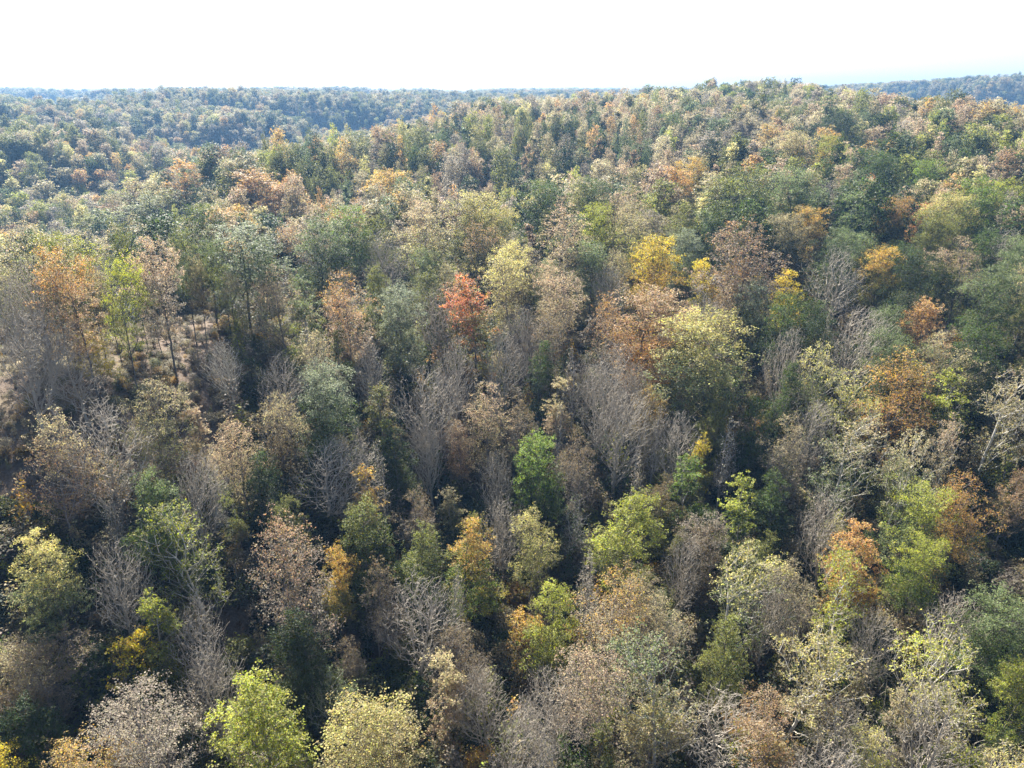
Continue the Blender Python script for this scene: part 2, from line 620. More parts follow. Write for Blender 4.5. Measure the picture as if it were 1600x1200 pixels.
GROUP = {'oak': 'spreading leafy trees on the hillside', 'tall': 'high-crowned trees along the ridge', 'maple': 'oval leafy trees on the hillside', 'airy': 'half-bare trees on the hillside',
         'syc': 'pale-limbed sycamores on the hillside', 'bare': 'leafless trees on the hillside', 'col': 'slender leafy trees on the hillside',
         'thin': 'spindly trees on the hillside', 'shrub': 'bushes on the hillside'}
# kind, x, y, width, height, top colour, low colour, label
TREES = [
    ('maple', -24.2, 51.6, 9.0, 20.8, 'yg', 'yg', 'broad yellow-green tree glowing at the bottom edge of the picture'),
    ('oak', -11.9, 51.6, 9.2, 20.2, 'py', 'tn', 'round tree with a yellow top and tan lower leaves at the bottom edge'),
    ('airy', -33.3, 50.5, 7.8, 20.0, 'mv', 'gy', 'brownish grey half-bare tree with a ragged crown at the bottom edge'),
    ('shrub', -40.9, 61.1, 6.2, 11.0, 'ye', 'gr', 'low yellow-topped bush with green lower leaves beside a green sapling'),
    ('col', -44.7, 60.2, 3.4, 9.0, 'gr', 'dk', 'small bluish green sapling pressed against the yellow-topped bush'),
    ('airy', -40.4, 48.3, 6.6, 14.0, 'go', 'tn', 'golden tan half-leafed tree at the bottom corner'),
    ('oak', -45.2, 47.4, 5.1, 14.0, 'ye', 'yg', 'yellow tree cut off by the bottom corner'),
    ('syc', -17.9, 59.4, 4.1, 13.0, 'sg', 'sg', 'small pale sage tree on a leaning dark stem'),
    ('col', -7.0, 59.6, 4.0, 16.8, 'tn', 'pk', 'narrow pale tan tree in the dark hollow'),
    ('bare', -2.9, 59.9, 5.1, 15.6, 'gy', 'gy', 'bare tree with a long dark trunk reaching the bottom edge'),
    ('shrub', 0.6, 70.5, 5.8, 12.0, 'go', 'br', 'small golden brown bushy tree beside a tall olive tree'),
    ('maple', 5.1, 68.8, 6.3, 17.6, 'yg', 'ol', 'olive green tree with bright yellow tips'),
    ('airy', 11.1, 67.6, 8.3, 20.6, 'go', 'gy', 'grey-tan half-bare tree with a golden pointed top'),
    ('airy', 16.1, 66.6, 5.8, 17.7, 'tn', 'gy', 'thin tan tree with curled brown leaves beside the golden-pointed tree'),
    ('airy', 9.8, 58.2, 7.2, 19.3, 'pk', 'gy', 'pinkish grey tree with many fine pale limbs'),
    ('syc', 15.4, 56.4, 8.8, 21.7, 'sg', 'tn', 'wide pale sycamore with sage and tan leaves near the bottom'),
    ('bare', 4.4, 56.3, 6.1, 16.7, 'tn', 'gy', 'bare tree with silvery forked limbs and a tan tip'),
    ('airy', 14.8, 55.6, 6.2, 13.0, 'py', 'tn', 'low pale yellow tree in front of the wide pale sycamore'),
    ('bare', 21.7, 57.0, 7.6, 14.0, 'gy', 'gy', 'tangled grey leafless tree at the bottom edge'),
    ('syc', 25.6, 70.0, 8.0, 20.8, 'py', 'sg', 'tall pale yellow sycamore with a straight white trunk'),
    ('bare', 30.9, 71.1, 5.3, 15.9, 'gy', 'gy', 'thin grey leafless tree beside the white-trunked sycamore'),
    ('airy', 33.7, 70.9, 5.3, 17.1, 'tn', 'gy', 'tan half-bare tree beside a thin grey leafless tree'),
    ('syc', 38.7, 68.9, 6.4, 19.1, 'yg', 'yg', 'yellow-green sycamore with drooping lower limbs'),
    ('maple', 43.0, 73.9, 6.8, 18.1, 'or', 'go', 'bright orange-gold tree rising behind the yellow-green sycamore'),
    ('oak', 50.3, 74.6, 5.5, 16.5, 'yg', 'gr', 'green tree with yellow tips beside the orange-gold tree'),
    ('syc', 31.0, 60.5, 7.4, 20.2, 'py', 'tn', 'tan sycamore with a curving white trunk and yellow rim'),
    ('bare', 41.7, 64.8, 4.6, 15.1, 'gy', 'gy', 'pale bare tree squeezed between two sycamores'),
    ('syc', 43.3, 60.0, 6.8, 19.5, 'yg', 'py', 'open sycamore with spreading white limbs and a yellow rim'),
    ('bare', 50.4, 64.7, 5.5, 16.0, 'pk', 'gy', 'pinkish grey twiggy tree beside the open white-limbed sycamore'),
    ('oak', 53.0, 62.6, 6.8, 17.8, 'sg', 'gr', 'rounded sage green tree at the picture edge'),
    ('maple', 51.0, 56.4, 4.8, 15.8, 'yg', 'gr', 'green tree with yellow clumps at the picture edge'),
    ('syc', 37.6, 53.0, 5.0, 12.0, 'py', 'yg', 'small pale yellow sycamore at the bottom edge'),
    ('airy', 25.9, 54.7, 5.3, 17.1, 'pk', 'or', 'tan tree with orange lower leaves near the bottom'),
    ('bare', 41.1, 52.3, 6.7, 17.3, 'wh', 'gy', 'leafless whitish tree with long arching limbs'),
    ('col', 38.9, 55.1, 3.3, 15.6, 'tn', 'mv', 'narrow tan tree beside the leafless whitish tree'),
    ('syc', 45.0, 48.3, 4.9, 17.4, 'py', 'tn', 'pale yellow sycamore cut off by the bottom corner'),
    ('shrub', 25.6, 56.5, 5.7, 9.0, 'yg', 'gr', 'low yellow-green bush at the bottom edge'),
    ('shrub', 45.8, 53.6, 6.8, 8.0, 'yg', 'gr', 'wide yellow-green bush cut off by the bottom edge'),
    ('bare', 34.9, 56.0, 6.0, 14.0, 'gy', 'gy', 'dim grey leafless tree in front of the tan sycamore'),
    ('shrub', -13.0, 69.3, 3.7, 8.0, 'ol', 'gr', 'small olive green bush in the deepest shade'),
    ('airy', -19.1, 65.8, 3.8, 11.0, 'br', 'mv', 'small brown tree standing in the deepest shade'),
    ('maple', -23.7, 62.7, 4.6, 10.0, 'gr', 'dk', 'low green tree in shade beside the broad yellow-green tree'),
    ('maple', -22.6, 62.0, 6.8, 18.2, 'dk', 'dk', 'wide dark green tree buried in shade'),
    ('bare', -11.4, 67.0, 7.6, 18.3, 'mv', 'gy', 'dim leafless tree with drooping twigs in the dark hollow'),
    ('bare', -30.8, 57.3, 5.9, 16.5, 'gy', 'gy', 'dim leafless tree with a crooked white stem in shade'),
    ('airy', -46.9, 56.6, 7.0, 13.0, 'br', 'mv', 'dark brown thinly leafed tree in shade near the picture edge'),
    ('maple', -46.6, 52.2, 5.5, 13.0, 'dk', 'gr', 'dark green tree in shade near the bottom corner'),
    ('airy', -49.1, 56.7, 5.0, 14.0, 'tn', 'br', 'tan tree with a few pale yellow sprays at the picture edge'),
    ('bare', -43.2, 64.9, 5.7, 16.3, 'wh', 'gy', 'pale leafless tree with white twigs beside a sage willowy tree'),
    ('maple', -48.9, 63.9, 6.1, 17.3, 'py', 'sg', 'willowy sage tree with a pale yellow top'),
    ('col', -38.8, 62.4, 3.5, 16.0, 'yg', 'ol', 'yellow-green narrow tree behind the yellow-topped bush'),
    ('syc', -36.4, 70.1, 8.0, 20.8, 'yg', 'ol', 'olive yellow sycamore with a white trunk beside the bright green tree'),
    ('maple', -43.0, 73.9, 6.3, 17.6, 'sg', 'bg', 'bright green tree with a pale whitish top'),
    ('airy', -28.0, 70.1, 9.3, 21.7, 'ru', 'mv', 'russet and brown half-leafed tree in front of the bare fan-shaped tree'),
    ('maple', -22.1, 73.8, 4.5, 15.4, 'go', 'ol', 'small gold-topped olive tree at the foot of the bare fan-shaped tree'),
    ('maple', -6.0, 78.3, 7.0, 18.4, 'go', 'bg', 'green tree flushed with golden orange in the middle of the slope'),
    ('bare', -1.1, 86.5, 5.5, 16.0, 'wh', 'gy', 'slim leafless tree with whitish tips beside the golden-flushed green tree'),
    ('airy', 2.4, 82.5, 5.6, 17.4, 'py', 'ol', 'yellow-topped olive tree beside a slim whitish leafless tree'),
    ('maple', -11.9, 76.1, 6.6, 18.0, 'ol', 'gr', 'dull green tree with olive top in front of the tall bare tree'),
    ('bare', -26.1, 88.2, 9.8, 15.0, 'gy', 'gy', 'bare fan-shaped tree with upswept grey limbs'),
    ('col', -19.7, 84.2, 4.7, 18.0, 'go', 'tn', 'narrow golden tan tree beside the bare fan-shaped tree'),
    ('col', -8.9, 90.6, 3.7, 12.0, 'tn', 'ol', 'small olive tan sapling standing in shade'),
    ('maple', 3.1, 93.9, 8.0, 19.6, 'bg', 'gr', 'vivid green tree with yellow tips in the middle of the slope'),
    ('maple', 15.4, 82.1, 8.7, 20.4, 'yg', 'ol', 'large olive green tree speckled with yellow'),
    ('maple', 20.9, 87.5, 5.3, 16.4, 'br', 'ol', 'brownish olive tree just behind the yellow-speckled olive tree'),
    ('col', 25.1, 89.0, 5.7, 19.6, 'bg', 'gr', 'upright bright green tree beside the yellow-speckled olive tree'),
    ('col', 28.7, 97.4, 3.3, 15.5, 'ye', 'ol', 'small yellow-tipped tree behind the upright bright green tree'),
    ('col', 31.8, 85.8, 5.0, 18.5, 'yg', 'gr', 'green tree with a yellow tip in the shade of the slope'),
    ('thin', 9.0, 90.1, 5.0, 13.0, 'sg', 'sg', 'wispy pale green sapling in front of the vivid green tree'),
    ('thin', 31.9, 97.4, 4.2, 17.7, 'wh', 'gy', 'slender spire-like pale tree on a thin white stem'),
    ('bare', 16.4, 101.2, 8.4, 19.2, 'gy', 'gy', 'leafless tree with whitish limbs and a few tan leaves'),
    ('bare', 24.9, 98.4, 6.9, 17.6, 'gy', 'gy', 'bare fan-topped tree leaning behind the large olive green tree'),
    ('airy', 21.2, 106.9, 4.9, 16.6, 'go', 'tn', 'gold-tipped thin tree above the whitish leafless tree'),
    ('col', 7.4, 108.2, 4.5, 17.7, 'tn', 'pk', 'narrow tan column-shaped tree on the middle slope'),
    ('airy', -3.8, 104.4, 8.0, 20.2, 'pk', 'tn', 'pinkish tan tree on two tall grey trunks'),
    ('airy', -8.0, 102.2, 5.6, 14.0, 'pk', 'ru', 'small reddish tan tree leaning against the two-trunked tan tree'),
    ('bare', -13.2, 103.2, 9.0, 19.9, 'mv', 'gy', 'tall bare tree with a double grey trunk'),
    ('col', -19.0, 98.7, 5.3, 18.9, 'ol', 'br', 'shaded olive column-shaped tree beside the tall double-trunked bare tree'),
    ('oak', -27.5, 96.1, 8.4, 19.4, 'sv', 'gr', 'tree with a pale whitish top and deep green underside'),
    ('bare', -34.4, 99.2, 6.0, 16.6, 'gy', 'gy', 'tall dim leafless tree beside the pale-topped green tree'),
    ('col', -43.2, 90.2, 3.8, 13.0, 'pk', 'tn', 'small pinkish tan tree standing alone in shade'),
    ('airy', -35.9, 84.7, 6.0, 17.9, 'pk', 'tn', 'tan tree with scattered pinkish leaves behind a dark green tree'),
    ('maple', -33.6, 84.0, 5.9, 15.0, 'gr', 'dk', 'dark green tree beside the bare fan-shaped tree'),
    ('bare', -49.1, 78.4, 8.5, 19.3, 'gy', 'gy', 'large feathery grey leafless tree on the slope'),
    ('airy', -53.5, 74.2, 6.9, 18.9, 'tn', 'ru', 'low tan and russet tree near the picture edge'),
    ('airy', -45.8, 84.4, 6.8, 18.8, 'tn', 'ol', 'tan and olive half-leafed tree behind the feathery grey tree'),
    ('bare', -43.8, 104.2, 5.6, 12.0, 'wh', 'wh', 'small white-twigged bare tree shaped like a fan'),
    ('oak', -60.9, 99.3, 4.6, 9.0, 'ye', 'ye', 'small bright yellow tree on the bank below the ridge'),
    ('bare', -62.6, 87.4, 6.8, 17.4, 'gy', 'gy', 'wide leafless tree at the picture edge below the ridge'),
    ('bare', -59.5, 91.9, 6.4, 12.0, 'mv', 'gy', 'low twiggy grey tree beside the small bright yellow tree'),
    ('bare', -65.9, 96.1, 7.2, 19.0, 'gy', 'gy', 'pale bare tree leaning on the grassy ridge'),
    ('tall', -59.7, 95.9, 7.1, 23.0, 'or', 'pk', 'orange and pink half-leafed tree on dark leaning trunks'),
    ('tall', -160.3, 280.4, 18.5, 23.0, 'yg', 'dk', 'dark green tree with a yellow-green cap on the ridge'),
    ('tall', -55.2, 98.0, 4.9, 23.0, 'yg', 'ol', 'yellow-green tree with an exposed black trunk on the ridge'),
    ('tall', -128.3, 267.3, 21.2, 23.0, 'ol', 'sg', 'tall olive tree on the ridge with a domed crown'),
    ('tall', -53.9, 107.8, 8.0, 23.0, 'pk', 'mv', 'tan and mauve tree in front of the domed olive tree'),
    ('tall', -57.0, 133.9, 10.7, 23.0, 'gr', 'dk', 'spreading dark green tree on the ridge'),
    ('tall', -47.0, 124.4, 12.0, 23.0, 'sv', 'sg', 'silvery green tree with glinting leaves on the ridge'),
    ('maple', -124.0, 280.8, 15.3, 27.0, 'or', 'dk', 'dark tree with an orange-brown top rising above the ridge'),
    ('maple', -149.4, 288.6, 13.9, 26.6, 'br', 'dk', 'dark brownish green tree on the skyline of the ridge'),
    ('maple', -86.9, 255.1, 20.0, 27.0, 'or', 'or', 'large rusty orange tree standing above the ridge'),
    ('maple', -77.9, 262.2, 11.6, 24.0, 'or', 'ol', 'orange and olive tree beside the large rusty orange tree'),
    ('oak', -71.0, 223.0, 9.8, 13.0, 'or', 'yg', 'low yellow-green tree with an orange top behind the silvery tree'),
    ('oak', -38.2, 141.9, 9.7, 20.7, 'sg', 'dk', 'dark bluish green tree with pale highlights'),
    ('oak', -37.5, 171.4, 9.8, 20.8, 'bg', 'gr', 'bright green tree with an open forked crown'),
    ('airy', -38.9, 116.7, 7.5, 19.6, 'pk', 'tn', 'pinkish tan tree below the silvery tree'),
    ('col', -34.9, 116.4, 5.2, 18.9, 'sg', 'ol', 'shadowy grey-green column-shaped tree between two pinkish trees'),
    ('airy', -27.5, 115.8, 8.5, 20.8, 'or', 'pk', 'rosy orange tree with two rounded tops'),
    ('oak', -20.2, 118.3, 8.4, 19.4, 'sv', 'sv', 'silvery grey tree with a wide ragged crown'),
    ('bare', -13.4, 125.3, 7.5, 18.3, 'mv', 'gy', 'twiggy mauve leafless tree beside the wide silvery grey tree'),
    ('maple', -6.9, 123.8, 10.9, 23.1, 'ro', 'ol', 'vivid red-orange tree with olive lower leaves'),
    ('airy', 0.2, 138.5, 10.3, 22.9, 'py', 'tn', 'tall pale straw-coloured tree beside the vivid red-orange tree'),
    ('airy', 11.9, 135.0, 9.0, 21.3, 'pk', 'tn', 'dusty pink tree with layered branches'),
    ('oak', 23.0, 123.4, 12.5, 23.5, 'pk', 'or', 'broad salmon-coloured tree in the middle of the wood'),
    ('airy', 17.1, 128.9, 7.0, 19.1, 'or', 'pk', 'salmon tree with a dark gap beside the broad salmon-coloured tree'),
    ('oak', 30.2, 148.5, 10.8, 21.8, 'ye', 'go', 'golden yellow tree with two rounded tops'),
    ('maple', 39.4, 144.2, 6.9, 18.3, 'ye', 'ol', 'brilliant yellow tree in the middle of the wood'),
    ('airy', 44.0, 140.8, 7.3, 19.4, 'or', 'tn', 'orange tan tree beside the brilliant yellow tree'),
    ('oak', 46.2, 133.8, 7.7, 18.7, 'sv', 'sg', 'grey-green tree with silvery leaves beside the orange tan tree'),
    ('oak', 33.4, 111.6, 14.1, 25.1, 'py', 'sg', 'very wide straw and sage tree with a flattened crown'),
    ('maple', 54.5, 138.1, 6.2, 17.4, 'ye', 'ol', 'narrow mustard yellow tree on the slope'),
    ('syc', 50.8, 108.7, 7.7, 20.5, 'py', 'sg', 'pale yellow tree with a rounded top behind the leaning sycamore'),
    ('maple', 74.3, 122.8, 7.4, 18.8, 'or', 'pk', 'orange-pink tree standing out against dark green woods'),
    ('airy', 59.9, 104.0, 9.0, 21.3, 'go', 'or', 'golden orange tree with a wide feathery crown'),
    ('syc', 54.7, 100.0, 7.8, 20.6, 'py', 'yg', 'tall pale yellow sycamore on the slope'),
    ('syc', 46.6, 91.8, 8.9, 21.8, 'tn', 'sg', 'leaning sycamore with a long bare white trunk'),
    ('syc', 70.9, 96.8, 9.2, 22.1, 'tn', 'tn', 'tan sycamore with long forked white limbs at the picture edge'),
    ('syc', 63.9, 94.4, 5.5, 18.0, 'pk', 'tn', 'pinkish tree with a zigzag white branch'),
    ('airy', 59.9, 82.6, 6.3, 18.3, 'or', 'go', 'rusty golden tree below the forked white sycamore'),
    ('oak', 53.4, 81.0, 7.6, 18.6, 'yg', 'sg', 'yellow-green and grey tree beside the rusty golden tree'),
    ('airy', 68.9, 87.0, 4.9, 13.0, 'ru', 'ru', 'dark red bushy tree at the picture edge'),
    ('col', 80.0, 170.1, 7.6, 23.0, 'sg', 'gr', 'upright sage green tree beside a slim orange tree'),
    ('col', 104.4, 216.1, 4.8, 18.2, 'ro', 'or', 'slim red-orange tree in the green wood'),
    ('oak', 110.1, 220.0, 11.2, 22.2, 'gr', 'dk', 'round-headed deep green tree on the rise'),
    ('oak', 96.7, 256.9, 13.8, 24.8, 'tn', 'ol', 'large tan and olive tree on the rise'),
    ('oak', 111.2, 264.6, 10.2, 21.2, 'yg', 'go', 'yellow-topped tree between the large tan tree and the deep green one'),
    ('oak', 122.3, 291.4, 14.0, 25.0, 'dk', 'dk', 'dark green tree cluster top on the far rise'),
    ('oak', 67.6, 323.5, 12.3, 23.3, 'gr', 'dk', 'round dark green tree standing out on the far slope'),
    ('oak', 7.9, 191.8, 11.9, 22.9, 'gr', 'dk', 'dense green tree near the dip'),
    ('oak', 21.5, 193.8, 11.5, 22.5, 'gr', 'ol', 'dark olive green tree beside the dense green tree'),
    ('oak', 47.6, 229.1, 10.2, 21.2, 'or', 'ru', 'burnt orange tree on the plateau'),
    ('oak', 57.0, 238.3, 10.1, 21.1, 'go', 'ol', 'golden brown tree beside the burnt orange tree'),
    ('oak', 53.9, 183.8, 17.5, 27.0, 'ol', 'gr', 'very large olive tree with a domed crown on the plateau'),
    ('oak', -45.2, 266.7, 14.8, 25.8, 'go', 'ol', 'amber tree with a ragged top behind the bright green tree'),
    ('airy', -15.2, 188.4, 10.0, 22.5, 'mv', 'ru', 'dusky mauve tree on the plateau'),
    ('airy', 10.1, 161.2, 11.8, 24.5, 'pk', 'tn', 'wide pinkish tan tree in front of the dense green tree'),
    ('oak', 20.7, 176.3, 8.3, 19.3, 'yg', 'yg', 'lime yellow tree beside the wide pinkish tan tree'),
    ('oak', -9.2, 178.3, 12.0, 23.0, 'py', 'ol', 'cream-topped tree beside the dusky mauve tree'),
    ('airy', 44.2, 140.2, 13.7, 26.8, 'ru', 'mv', 'wide russet tree with fine twigs'),
    ('oak', 37.5, 161.7, 7.1, 18.1, 'sv', 'sg', 'small silvery tree beside the golden yellow tree'),
    ('oak', -64.5, 310.9, 14.1, 25.1, 'ol', 'dk', 'dark olive tree at the edge of the far wood'),
    ('col', -82.2, 547.9, 11.7, 27.0, 'or', 'tn', 'tall orange-tipped tree in the far wood'),
    ('oak', 89.9, 147.2, 5.8, 14.0, 'gr', 'dk', 'small green round tree in the shaded wood'),
    ('oak', 86.6, 126.7, 9.8, 20.8, 'sg', 'gr', 'wide sage-tipped green tree in the shaded wood'),
    ('oak', 92.9, 179.9, 8.1, 19.1, 'or', 'ol', 'orange-topped olive tree in the green wood'),
    ('oak', 108.2, 195.6, 6.1, 14.0, 'ro', 'or', 'small salmon tree beside the orange-topped olive tree'),
    ('oak', 94.7, 164.7, 9.2, 20.2, 'ol', 'ol', 'olive dome-shaped tree in the green wood'),
    ('oak', 112.5, 176.1, 12.1, 23.1, 'bg', 'gr', 'bright green tree high in the green wood'),
    ('oak', 126.4, 185.6, 9.5, 20.5, 'yg', 'gr', 'yellowish green tree at the picture edge in the green wood'),
    ('oak', 104.7, 173.9, 10.5, 21.5, 'py', 'ol', 'straw-coloured tree among green ones'),
    ('oak', 119.0, 214.1, 9.8, 20.8, 'bg', 'gr', 'fresh green tree behind the small salmon tree'),
    ('oak', 69.8, 185.8, 13.3, 24.3, 'sg', 'gr', 'wide grey-green tree near a tall bare grey tree'),
    ('bare', 64.8, 140.8, 9.3, 20.2, 'mv', 'gy', 'tall mauve leafless tree on the shaded slope'),
    ('bare', 58.5, 118.3, 9.3, 20.2, 'tn', 'gy', 'broad twiggy grey tree with few tan leaves'),
    ('bare', 86.5, 205.0, 7.4, 18.1, 'gy', 'gy', 'tall bare grey tree among green crowns'),
    ('oak', 76.4, 147.4, 7.3, 18.3, 'go', 'ol', 'mustard and olive tree in the shaded wood'),
    ('oak', 80.6, 144.0, 7.7, 18.7, 'dk', 'dk', 'very dark green tree in the shaded wood'),
    ('airy', 92.1, 147.0, 7.8, 20.0, 'pk', 'ol', 'dull pink-topped tree in the shaded wood'),
    ('oak', 77.6, 112.3, 9.3, 20.3, 'gr', 'dk', 'dark green tree below the sage-tipped one'),
    ('col', 65.8, 100.9, 6.1, 20.4, 'yg', 'dk', 'dark green tree with a yellow-green tip under the orange-pink tree'),
    ('oak', 63.1, 164.3, 8.6, 19.6, 'tn', 'dk', 'tan-topped dark tree in the wood'),
    ('oak', 71.8, 173.8, 7.6, 18.6, 'go', 'tn', 'warm tan tree beside the tan-topped dark tree'),
    ('airy', -19.1, 156.8, 12.0, 24.8, 'tn', 'ol', 'broad tan and olive tree on the plateau'),
    ('bare', -28.3, 153.4, 8.1, 18.9, 'mv', 'gy', 'faded leafless tree beside the bright green tree'),
    ('airy', -7.1, 161.8, 7.9, 20.1, 'ru', 'ol', 'russet-tipped tree behind the tall straw-coloured tree'),
    ('airy', 26.0, 166.0, 8.7, 21.0, 'tn', 'yg', 'tan tree with lime patches on the plateau'),
    ('oak', 33.6, 175.3, 6.7, 17.7, 'mv', 'dk', 'dark plum-coloured tree on the plateau'),
    ('oak', 16.1, 151.1, 8.8, 19.8, 'sg', 'sg', 'pale grey-green tree below the lime yellow tree'),
    ('oak', -30.3, 329.1, 8.8, 19.8, 'gr', 'dk', 'dark tree in the far wood edge'),
    ('airy', 21.1, 314.8, 10.5, 23.1, 'mv', 'tn', 'tall mauve-brown tree in the far wood'),
    ('oak', -5.2, 311.0, 10.5, 21.5, 'sg', 'dk', 'dark trunk-like tree in the far wood'),
    ('airy', -72.0, 106.4, 9.5, 22.0, 'tn', 'ol', 'tan-green rounded tree at the picture edge on the ridge'),
    ('oak', -69.2, 108.9, 8.9, 19.9, 'yg', 'gr', 'yellow-green tree on the ridge near the picture edge'),
    ('oak', -96.9, 240.2, 9.6, 20.6, 'yg', 'ol', 'light green tree behind the spreading dark green one'),
    ('airy', -45.2, 163.3, 9.1, 21.5, 'pk', 'mv', 'dull pink bushy tree beside the orange trees'),
    ('tall', -65.3, 99.5, 4.2, 20.0, 'tn', 'ol', 'slim tan tree on a dark stem at the grassy end of the ridge'),
    ('tall', -63.3, 118.7, 4.8, 22.0, 'ol', 'dk', 'slim olive tree on a dark leaning stem between the dark capped and the domed tree'),
    ('tall', -56.7, 123.0, 5.4, 21.0, 'ol', 'sg', 'slim grey-olive tree on a thin dark stem in front of the spreading dark green tree'),
    ('tall', -50.2, 123.1, 4.8, 20.0, 'sg', 'ol', 'slim sage tree on a bare dark stem before the silvery green tree'),
    ('tall', -43.1, 125.3, 4.9, 20.0, 'sg', 'dk', 'slim dark-stemmed tree at the far end of the ridge row'),
    ('tall', -64.1, 107.3, 3.8, 18.0, 'or', 'tn', 'slim rusty tree on a straight black stem on the ridge'),
    ('tall', -53.6, 120.1, 3.9, 17.0, 'tn', 'br', 'slim brown-leaved tree standing on the bare bank of the ridge'),
    ('bare', -67.5, 95.0, 5.1, 17.0, 'gy', 'gy', 'pale twiggy bare tree at the grassy end of the ridge'),
    ('tall', -61.3, 106.7, 3.3, 17.0, 'tn', 'dk', 'thin dark-stemmed tree with a sparse tan head on the ridge'),
    ('tall', -58.3, 113.4, 3.4, 17.0, 'br', 'dk', 'thin dark-stemmed tree with a sparse brown head on the ridge'),
    ('tall', -47.3, 118.4, 4.3, 17.0, 'mv', 'ol', 'thin dark-stemmed tree with a dull mauve head at the foot of the silvery green tree'),
    ('maple', 32.1, 78.6, 5.1, 14.8, 'ol', 'ol', 'olive oval-crowned tree just behind the tall pale yellow sycamore with a straight white trunk'),
    ('thin', 9.8, 76.4, 3.8, 15.8, 'gy', 'gy', 'grey spindly tree just behind the grey-tan half-bare tree with a golden pointed top'),
    ('bare', 22.5, 78.1, 4.8, 16.3, 'mv', 'gy', 'mauve leafless tree close beside the tall pale yellow sycamore with a straight white trunk'),
    ('airy', -13.6, 84.4, 5.4, 15.9, 'br', 'mv', 'brown half-leafed tree close beside the small olive tan sapling'),
    ('maple', 23.6, 63.4, 5.6, 16.6, 'ol', 'ol', 'olive oval-crowned tree close beside the wide pale sycamore with sage and tan leaves'),
    ('bare', 29.0, 46.8, 6.6, 17.5, 'pk', 'gy', 'pinkish leafless tree close beside the small pale yellow sycamore'),
    ('col', -34.9, 76.4, 2.7, 16.0, 'ol', 'br', 'olive slender tree just behind the olive yellow sycamore with a white trunk'),
    ('thin', 4.0, 52.2, 2.9, 14.6, 'gy', 'gy', 'grey spindly tree close beside the low pale yellow tree'),
    ('airy', 26.4, 81.0, 6.0, 17.1, 'mv', 'br', 'mauve brown half-leafed tree just behind the tall pale yellow sycamore with a straight white trunk'),
    ('airy', 16.0, 72.4, 5.0, 16.6, 'tn', 'br', 'tan half-leafed tree just behind the grey-tan half-bare tree with a golden pointed top'),
    ('maple', -19.1, 78.5, 7.1, 18.3, 'ol', 'gr', 'olive oval-crowned tree just in front of the narrow golden tan tree'),
    ('maple', -28.6, 78.6, 5.3, 15.4, 'ol', 'gr', 'olive oval-crowned tree just behind the russet and brown half-leafed tree'),
    ('col', 8.4, 51.9, 3.4, 16.1, 'ol', 'br', 'olive slender tree close beside the low pale yellow tree'),
    ('airy', -16.7, 70.9, 4.9, 17.1, 'br', 'mv', 'brown half-leafed tree close beside the small gold-topped olive tree'),
    ('bare', -0.2, 52.6, 5.3, 17.2, 'gy', 'gy', 'grey leafless tree just in front of the bare tree with a long dark trunk'),
    ('col', 22.3, 81.8, 2.7, 14.2, 'ol', 'br', 'olive slender tree just in front of the brownish olive tree'),
    ('col', -5.4, 84.8, 2.7, 15.5, 'ol', 'br', 'olive slender tree just behind the green tree flushed with golden orange'),
    ('bare', -39.6, 78.4, 6.1, 16.4, 'gy', 'gy', 'grey leafless tree just behind the olive yellow sycamore with a white trunk'),
    ('thin', -47.3, 72.5, 2.7, 15.2, 'gy', 'gy', 'grey spindly tree close beside the bright green tree with a pale whitish top'),
    ('bare', -33.5, 62.2, 5.2, 16.1, 'gy', 'gy', 'grey leafless tree close beside the yellow-green narrow tree'),
    ('thin', -6.9, 72.8, 2.7, 16.0, 'gy', 'gy', 'grey spindly tree close beside the dim leafless tree with drooping twigs'),
    ('airy', -5.8, 63.7, 5.3, 16.0, 'br', 'mv', 'brown half-leafed tree just behind the narrow pale tan tree'),
    ('bare', -10.0, 111.6, 6.7, 19.4, 'gy', 'gy', 'grey leafless tree just behind the tall bare tree with a double grey trunk'),
    ('airy', 10.0, 95.9, 5.2, 18.9, 'br', 'mv', 'brown half-leafed tree close beside the vivid green tree with yellow tips'),
    ('bare', 13.1, 116.9, 4.8, 15.1, 'mv', 'gy', 'mauve leafless tree close beside the narrow tan column-shaped tree'),
    ('bare', 42.0, 81.7, 5.7, 17.7, 'gy', 'gy', 'grey leafless tree close beside the bright orange-gold tree'),
    ('airy', 39.7, 94.2, 6.2, 19.8, 'tn', 'mv', 'tan half-leafed tree close beside the leaning sycamore with a long bare white trunk'),
    ('bare', 45.9, 100.8, 5.8, 16.3, 'gy', 'gy', 'grey leafless tree just behind the leaning sycamore with a long bare white trunk'),
    ('airy', 7.0, 120.7, 7.1, 20.6, 'br', 'mv', 'brown half-leafed tree close beside the salmon tree with a dark gap'),
    ('col', -34.3, 105.9, 3.1, 16.5, 'ol', 'gr', 'olive slender tree just behind the tall dim leafless tree'),
    ('maple', 31.7, 102.5, 4.9, 17.6, 'ol', 'ol', 'olive oval-crowned tree just behind the slender spire-like pale tree on a thin white stem'),
    ('thin', -3.6, 113.2, 2.7, 16.8, 'gy', 'gy', 'grey spindly tree just behind the pinkish tan tree on two tall grey trunks'),
    ('bare', 2.8, 123.9, 5.8, 18.6, 'gy', 'gy', 'grey leafless tree close beside the vivid red-orange tree with olive lower leaves'),
    ('thin', -2.1, 109.9, 2.7, 16.0, 'gy', 'gy', 'grey spindly tree close beside the narrow tan column-shaped tree'),
    ('maple', 36.8, 87.0, 5.8, 16.5, 'gr', 'dk', 'green oval-crowned tree close beside the green tree with a yellow tip'),
    ('maple', 4.8, 115.5, 5.4, 18.2, 'gr', 'dk', 'green oval-crowned tree close beside the narrow tan column-shaped tree'),
    ('airy', -33.1, 91.9, 5.8, 17.9, 'tn', 'br', 'tan half-leafed tree just in front of the tall dim leafless tree'),
